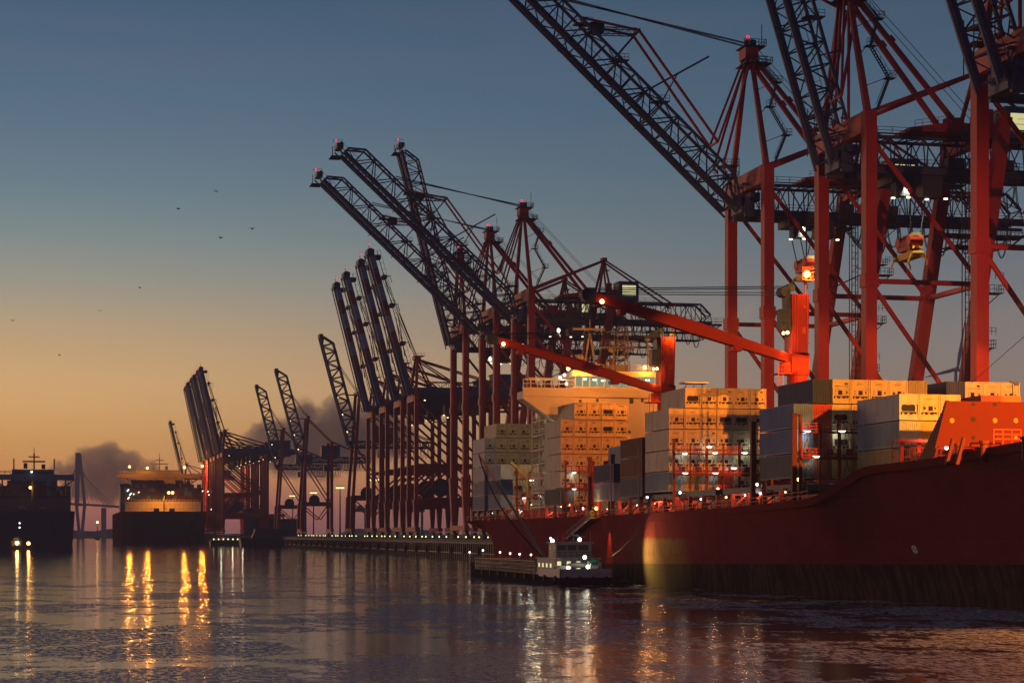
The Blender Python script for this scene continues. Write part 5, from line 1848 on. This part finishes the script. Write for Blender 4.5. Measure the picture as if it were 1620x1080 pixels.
for i, (px, py) in enumerate(glamps):
    if px < 860:
        p = onX(px, py, 73.2)
    elif py < 860:
        p = onY(px, py, 296)
    else:
        p = onY(px, py, 288.5)
    q = p - Vector((76, 287, 0))
    rr = .32 if px > 865 and py != 851 else .17
    obj('globe_lamp', MB().sphere(q, rr, nu=12), glow('globe_lamp_glass', (1.0, .97, .80), 5 if rr > .3 else 4), BG)
    lamp_light('POINT', p + Vector((-.3, -.8, .2)), 26 if rr > .3 else 8, (1, .93, .6), .3, parent=BG, name='globe_lamp_light')
p = onY(925, 862, 290)
lamp_light('SPOT', (80.5, 290.5, 5.0), 8000, (1.0, .74, .22), .2, target=(86, 284.2, 4.8), spot=R(108), blend=1.0, parent=BG)
# tender rail platform trailing at the barge stern
t = thing('mooring_float', 'small black mooring float with posts at the barge stern', 'float', onY(985, 918, 286))
t.location.z = 0
obj('pontoon', MB().box((0, 0, .3), (2.6, 2, .9)), BLACK, t)
obj('post', MB().beam((-.8, 0, .7), (-.8, 0, 1.6), .2).beam((.5, 0, .7), (.6, 0, 2.0), .25).beam((1.1, 0, .7), (1.1, 0, 1.3), .2), BLACK, t)
# ropes from the ship to the barge
for i, (a, b, lb) in enumerate(((onX(838, 822, 85.6), onX(833, 864, 79), 'thin dark rope hanging down the hull to the barge tank deck'), (onX(1028, 812, 85.4), onX(955, 888, 79.6), 'long dark rope slanting from the hull rail to the barge stern'),
                              (onX(772, 832, 85.7), onX(770, 864, 78), 'thin rope at the stern curve of the red hull'))):
    pts = [a.lerp(b, k / 10) - Vector((0, 0, .9 * math.sin(math.pi * k / 10) * (1 if i == 1 else .2))) for k in range(11)]
    tag(obj('mooring_rope', MB().path(pts, .05, n=4), ROPE), lb, 'rope')


# ------------------------------------------------------------------ the two ships seen end on
def end_on_ship(px_c, w_, half_w, zdeck, zblock, zbridge, lit, label, wy):
    c = onW(px_c, HY, w_)
    t = thing('container_ship', label, 'container ship', (c.x, c.y, 0), rotz=0)
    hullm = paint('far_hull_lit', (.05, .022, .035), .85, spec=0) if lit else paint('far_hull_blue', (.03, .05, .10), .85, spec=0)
    m = MB()
    secs = [(0, .42, .30), (6, .78, .52), (14, .95, .74), (30, 1, .95), (250, 1, 1)]
    for y, bt, bb in secs:
        for x, z in ((-half_w * bt, zdeck), (-half_w * bb, 3), (-half_w * bb * .98, -2), (half_w * bb * .98, -2), (half_w * bb, 3), (half_w * bt, zdeck)):
            m.v.append((x, y, z))
    for i in range(len(secs) - 1):
        for j in range(5):
            a = i * 6 + j
            m.f.append((a, a + 1, a + 7, a + 6))
            m.m.append(0)
        a = i * 6
        m.f.append((a, a + 6, a + 11, a + 5))
        m.m.append(0)
    m.f.append((0, 5, 4, 3, 2, 1))
    m.m.append(0)
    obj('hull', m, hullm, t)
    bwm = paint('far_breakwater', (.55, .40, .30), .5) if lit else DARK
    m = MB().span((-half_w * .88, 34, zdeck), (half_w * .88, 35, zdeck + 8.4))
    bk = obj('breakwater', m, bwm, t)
    m = MB()
    for i in range(24):
        x = -half_w * .84 + i * half_w * 1.68 / 23
        m.cut().box((x, 33.9, zdeck + 7.6), (1.5, .3, 1.0))
    for i in range(16):
        for k in range(2):
            x = -half_w * .8 + i * half_w * 1.6 / 15
            m.cut().box((x, 33.9, zdeck + 2.4 + k * 2.4), (.5, .3, .5))
    objs('porthole', m, BLACK, bk)
    m = MB().beam((0, 22, zdeck), (0, 22, zdeck + 16), .9).beam((0, 22, zdeck + 10), (0, 27, zdeck), .3).box((0, 22, zdeck + 13), (3.4, 1, .3))
    obj('foremast', m, DARK, t)
    m = MB().tube((-7, 20, zdeck + .8), (-3.4, 20, zdeck + .8), 1.5, n=12).cut().tube((3.4, 20, zdeck + .8), (7, 20, zdeck + .8), 1.5, n=12)
    objs('windlass', m, DARK, t)
    # container block: stepped tiers, several colours in one mesh of parts
    cols = [paint('far_box_' + n, c_, .5) for n, c_ in (('red', (.10, .025, .035)), ('blue', (.04, .06, .12)), ('brown', (.13, .05, .04)), ('grey', (.13, .14, .16)), ('green', (.04, .09, .09)))]
    random.seed(int(w_))
    nc = int(half_w * 2 / 2.55)
    tiers = int((zblock - zdeck - (0 if not lit else 0)) / 2.8)
    for rowi, yy in enumerate((40, 56)):
        m = MB()
        for i in range(nc):
            x = -half_w + .4 + i * 2.55
            h = tiers + rowi - (1 if (i < 3 or i > nc - 4) else 0) - (1 if random.random() < .12 else 0)
            for k in range(h):
                m.span((x, yy, zdeck + k * 2.8), (x + 2.45, yy + 12, zdeck + k * 2.8 + 2.72), mi=int(random.random() ** 1.5 * 5))
        obj('container_block', m, cols, t)['kind'] = 'stuff'
    yb = 84
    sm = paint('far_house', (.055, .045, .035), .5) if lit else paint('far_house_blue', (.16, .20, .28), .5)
    m = MB().span((-half_w * .58, yb, zdeck), (half_w * .58, yb + 14, zbridge)).span((-half_w * 1.0, yb - .5, zbridge - 3.2), (half_w * 1.0, yb + 5, zbridge - .2))
    for s in (-1, 1):
        m.prism([(s * half_w * .58, yb, zbridge - 10.5), (s * half_w * .58, yb, zbridge - 8.6), (s * half_w * .97, yb, zbridge - 3.0), (s * half_w, yb, zbridge - 3.2)], (0, 4, 0))
        m.beam((s * half_w * .78, yb + 1, zbridge - 7), (s * half_w * .78, yb + 1, zbridge - 3), .8)
    m.span((-half_w * .55, yb + 1, zbridge), (half_w * .5, yb + 12, zbridge + 2.6))
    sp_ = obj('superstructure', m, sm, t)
    m = MB().span((-half_w * .5, yb + .8, zbridge - .1), (half_w * .46, yb + .98, zbridge + 1.6))
    obj('bridge_window', m, GLASS, sp_)
    m = MB()
    b_ = zbridge + 2.6
    m.beam((0, yb + 4, b_), (0, yb + 4, b_ + 9), .8).box((0, yb + 4, b_ + 4.4), (12, 1.4, .8)).box((0, yb + 4, b_ + 7), (6, 1, .6)).beam((0, yb + 4, b_ + 9), (0, yb + 4, b_ + 12), .3)
    m.beam((-half_w * .5, yb + 4, b_), (-half_w * .5, yb + 4, b_ + 6), .7).beam((half_w * .5, yb + 4, b_), (half_w * .5, yb + 4, b_ + 6), .7)
    m.box((-4.6, yb + 4, b_ + 2), (2, 2, 3)).box((5, yb + 4, b_ + 1.6), (2, 2, 2.6))
    m.rail([(-half_w, yb - .4, zbridge), (-half_w * .58, yb - .4, zbridge)], h=1.6, r=.15, step=3)
    obj('radar_mast', m, DARK, t)
    return t


s2 = end_on_ship(262, 1330, 29.0, 22.4, 43, 50, True, 'distant container ship seen end on with orange lit deck and four bridge lamps', 0)
base = Vector(s2.location)
m = MB()
for (px, py) in ((205, 738), (233, 740), (292, 739), (320, 737)):
    p = onW(px, py, 1330 + 76) - base
    m.cut().sphere(p, .95)
    lamp_light('POINT', onW(px, py, 1330 + 66), 30000, (1.0, .30, .035), .6, parent=s2, name='bridge_lamp_light')
objs('bridge_lamp', m, glow('far_sodium', (1, .50, .13), 6), s2)
m = MB()
for (px, py) in ((267, 779), (273, 779)):
    p = onW(px, py, 1330 + 18) - base
    m.cut().sphere(p, 1.0)
objs('mast_lamp', m, glow('far_sodium', (1, .50, .13), 6), s2)
for x in (-9, 9):
    lamp_light('SPOT', base + Vector((x * .12, 17, 33)), 26000, SOD, .8, target=base + Vector((x, 34, 25)), spot=R(92), blend=1.0, parent=s2, name='mast_lamp_light')
m = MB()
for (px, py, l) in ((201, 777, 3), (205, 783, 3), (202, 789, 3), (205, 796, 2), (199, 811, 5), (196, 812, 4), (204, 802, 3), (204, 807, 3), (222, 800, 1.4), (320, 777, 1.2), (328, 778, 1.6), (330, 783, 1.2), (335, 778, 1), (334, 806, 1.2), (211, 782, 1.2), (219, 779, 1.3)):
    p = onW(px, py, 1330 + 33) - base
    m.cut().beam(p, p + Vector((l * .4, 0, l * .5)), .7)
objs('side_lamp', m, glow('far_side_lamp', (.95, .95, .6), 3), s2)

s1 = end_on_ship(50, 1010, 21.6, 19.2, 33.6, 40.2, False, 'dark blue container ship at the left picture edge seen end on', 0)
base = Vector(s1.location)
p = onW(48, 771, 1030) - base
obj('mast_lamp', MB().sphere(p, .75), glow('far_sodium', (1, .50, .13), 6), s1)
lamp_light('POINT', Vector(p) + base + Vector((0, -1.6, -.5)), 1500, SOD, .4, parent=s1, name='mast_lamp_light')
obj('bridge_lamp', MB().sphere(onW(50, 746, 1090) - base, .6), COOLL, s1)

# two tugs under the bow of the left ship
pt = onW(29, 868, 950)
t = thing('tug_boat', 'tiny dark tug with two yellow lamps below the left ship', 'tug', (pt.x, pt.y, 0))
obj('hull', MB().prism([(-6, 0, -.5), (6, 0, -.5), (6.8, 0, 1.9), (-6.8, 0, 1.7)], (0, 5, 0)), BLACK, t)
obj('cabin', MB().box((-1, 2.5, 3), (4.6, 3, 2.6)).box((-1, 2.5, 5), (2.6, 2.4, 1.6)), paint('tug_house', (.12, .12, .12)), t)
obj('mast', MB().beam((0, 2, 5), (0, 2, 13), .25).beam((0, 2, 9), (3, 2, 2), .1).beam((0, 2, 9), (-3, 2, 2), .1), DARK, t)
for px, py, rr, mt_ in ((27, 858.5, .9, SODIUM2), (45, 859, .8, SODIUM2), (31, 827, .4, COOLL), (31, 834, .4, COOLL)):
    q = onW(px, py, 949)
    obj('lamp', MB().sphere(q - Vector((pt.x, pt.y, 0)), rr), mt_, t)
for px in (27, 45):
    lamp_light('POINT', onW(px, 858, 946), 260, (1, .6, .2), .5, parent=t)

# small harbour craft and pontoon at the quay corner
p = onW(432, 862, 1160)
t = thing('harbour_barge', 'dark moored harbour barge with sloped deckhouse at the quay corner', 'barge', (p.x, p.y, 0))
obj('hull', MB().prism([(-18, 0, -.5), (15, 0, -.5), (17, 0, 5), (-19, 0, 5)], (0, 14, 0)), BLACK, t)
obj('deckhouse', MB().prism([(-12, 2, 5), (12, 2, 5), (10, 2, 10), (-10, 2, 10)], (0, 8, 0)).box((0, 5, 10.2), (21, 8, .4)), DARK, t)
p = onW(368, 862, 1220)
t = thing('pontoon', 'low dark pontoon carrying a row of small yellow lamps', 'pontoon', (p.x, p.y, 0))
obj('deck', MB().box((0, 4, 1.2), (27, 10, 4)), BLACK, t)
m = MB()
for k in range(9):
    m.box((-11.5 + k * 2.9, -.8, 4.2), (.5, .4, .5))
obj('lamp', m, glow('pontoon_lamp', (1, .9, .4), 5), t)
p = onW(330, 848, 1230)
for px, py in ((350, 843), (368, 847), (384, 846)):
    lamp_light('POINT', onW(px, py, 1210), 160, (1, .9, .55), .4, name='pontoon_lamp_light')

# green quay shed and dark buildings under the far cranes
for i, (px0, px1, pt_, w_, mt_, lb) in enumerate(((388, 420, 806, 1330, TEAL, 'low teal quay shed under the farthest cranes'), (420, 470, 822, 1320, DARK, 'dark flat roofed quay building left of the slender cranes'),
                                                 (400, 440, 816, 1500, DARK, 'dark shed behind the pontoon lamps'))):
    a, b = onW(px0, pt_, w_), onW(px1, pt_, w_)
    t = thing('quay_building', lb, 'building', (a.x, a.y, QZ))
    L, h = (b - a).length, a.z - QZ
    obj('wall', MB().span((0, 0, 0), (L, 14, h)), mt_, t)
    obj('roof', MB().span((-.5, -.5, h), (L + .5, 14.5, h + .8)), DARK, t)
    obj('door', MB().span((L * .2, -.1, 0), (L * .35, 0, min(5, h * .6))), DARK, t)

# floodlights that make the lower crane legs glow: quay lighting mast standing landward of the near cranes
for (x, y, e_, tz, lb) in ((119.5, 205, 60000, 30, 'quay flood lamp beside the ship bow'),):
    pass
# wind turbine
p = onW(1512, 584, 1750)
t = thing('wind_turbine', 'pale wind turbine with three blades behind the rightmost containers', 'wind turbine', (p.x, p.y, 0))
hz = p.z
obj('tower', MB().tube((0, 0, 0), (0, 0, hz), 2.4, 1.3, n=12), paint('turbine_blue_grey', (.35, .42, .5)), t)
obj('hub', MB().sphere((0, -3, hz), 2.2).box((0, 1, hz), (3, 8, 3)), MATS['turbine_blue_grey'], t)
for px, py in ((1525, 508), (1456, 598), (1562, 622)):
    q = onW(px, py, 1750) - Vector((p.x, p.y, 0))
    h0 = Vector((0, -3.4, hz))
    obj('blade', MB().beam(h0, h0.lerp(Vector((q.x, -3.4, q.z)), .25), 1.2, 1.6, w1=1, h1=3.2).beam(h0.lerp(Vector((q.x, -3.4, q.z)), .25), Vector((q.x, -3.4, q.z)), 1, 3.2, w1=.3, h1=.6), MATS['turbine_blue_grey'], t)

# birds
for i, (px, py, lb) in enumerate(((342, 303, 'highest small bird in the open blue sky'), (282, 330, 'small bird left of the highest bird'), (399, 362, 'small bird, rightmost of the flock'),
                                 (349, 376, 'small bird below the highest bird'), (221, 455, 'small bird flying above the sunset glow'), (158, 491, 'small bird in the pale band of sky'),
                                 (94, 561, 'lowest small bird over the left ship'), (20, 507, 'tiny bird near the left picture edge'))):
    p = onW(px, py, 300)
    t = thing('bird', lb, 'bird', p, rotz=i * 1.3, group='birds in the sky')
    s_ = .6 if i < 4 else .42
    fl = (.25, -.1, .3, .1, .2, -.15, .1, .2)[i]
    b = obj('body', MB().sphere((0, 0, 0), .09 * s_ * 2, sc=(1, 2.6, 1), nu=8, nv=5).tube((0, .3 * s_, 0), (0, .46 * s_, .05), .05, .01), BLACK, t)
    m = MB()
    for s in (-1, 1):
        m.prism([(0, -.1 * s_, 0), (s * .42 * s_, -.16 * s_, fl * s_), (s * .9 * s_, .06 * s_, fl * .6 * s_), (s * .42 * s_, .12 * s_, fl * s_), (0, .12 * s_, 0)], (0, 0, .03))
    obj('wings', m, BLACK, b)
HAZE = 0.00015
# ------------------------------------------------------------------ smoke banks behind the harbour (beyond the haze)
def smoke(name, label, blobs, w_, seed):
    c = onW(blobs[0][0], blobs[0][1], w_)
    ob = MB()
    # closed lumpy hull around each puff; the volume inside carries the softness
    xs = [onW(b[0], b[1], w_) for b in blobs]
    rs = [b[2] * 1.18 * w_ / F for b in blobs]
    lo = Vector((min(p.x - r for p, r in zip(xs, rs)), min(p.y for p in xs) - 60, min(p.z - r for p, r in zip(xs, rs))))
    hi = Vector((max(p.x + r for p, r in zip(xs, rs)), max(p.y for p in xs) + 60, max(p.z + r for p, r in zip(xs, rs))))
    ob.span(lo, hi)
    m = bpy.data.materials.new(name)
    m.use_nodes = True
    T = NT(m.node_tree)
    pos = T.n('ShaderNodeNewGeometry').outputs['Position']
    nz = T.n('ShaderNodeTexNoise', None, Vector=pos, Scale=.03, Detail=7.0, Roughness=.62).outputs['Color']
    off = T.n('ShaderNodeVectorMath', {'operation': 'SCALE'}, i0=T.n('ShaderNodeVectorMath', {'operation': 'SUBTRACT'}, i0=nz, i1=(.5, .5, .5)).outputs[0], Scale=62.0).outputs[0]
    wp = T.n('ShaderNodeVectorMath', {'operation': 'ADD'}, i0=pos, i1=off).outputs[0]
    dens = None
    for p, r in zip(xs, rs):
        d = T.n('ShaderNodeVectorMath', {'operation': 'DISTANCE'}, i0=wp, i1=tuple(p)).outputs['Value']
        f = T.math('SUBTRACT', 1.0, T.math('DIVIDE', d, r), clamp=True)
        dens = f if dens is None else T.math('MAXIMUM', dens, f)
    dens = T.n('ShaderNodeMapRange', {'interpolation_type': 'SMOOTHSTEP'}, Value=dens, From_Min=.24, From_Max=.52, To_Min=0.0, To_Max=.026).outputs[0]
    v = T.n('ShaderNodeVolumePrincipled', None, Color=(.80, .68, .80), Density=dens)
    T.n('ShaderNodeOutputMaterial', None, Volume=v.outputs[0])
    struct(name, ob, m, label, 'smoke', 'stuff')


smoke('smoke_cloud', 'purple smoke bank rising between the left ship and the lit ship', [(112, 748, 30), (128, 745, 34), (142, 732, 36), (150, 748, 46), (172, 730, 42), (182, 742, 46), (206, 738, 34), (212, 728, 22), (228, 742, 24), (242, 740, 18), (165, 765, 46), (200, 762, 46), (125, 770, 34), (88, 742, 20), (230, 765, 30)], 4200, 1)
smoke('smoke_cloud', 'large purple smoke bank behind the slender lattice cranes', [(408, 702, 34), (420, 690, 36), (440, 695, 46), (455, 720, 50), (482, 662, 40), (476, 685, 48), (500, 695, 52), (520, 680, 44), (528, 654, 34), (540, 670, 48), (545, 705, 56), (575, 690, 56), (500, 722, 50), (600, 665, 44), (620, 690, 50)], 4300, 2)

# ------------------------------------------------------------------ dusk haze over the river
mb = MB().span((-1300, -60, -3), (1500, 3700, 175))
m = bpy.data.materials.new('haze')
m.use_nodes = True
T = NT(m.node_tree)
v = T.n('ShaderNodeVolumePrincipled', None, Color=(.92, .89, 1.0), Density=HAZE)
T.n('ShaderNodeOutputMaterial', None, Volume=v.outputs[0])
m.cycles.homogeneous_volume = True
struct('haze', mb, m, 'thin blue dusk haze over the harbour', 'haze', 'stuff')
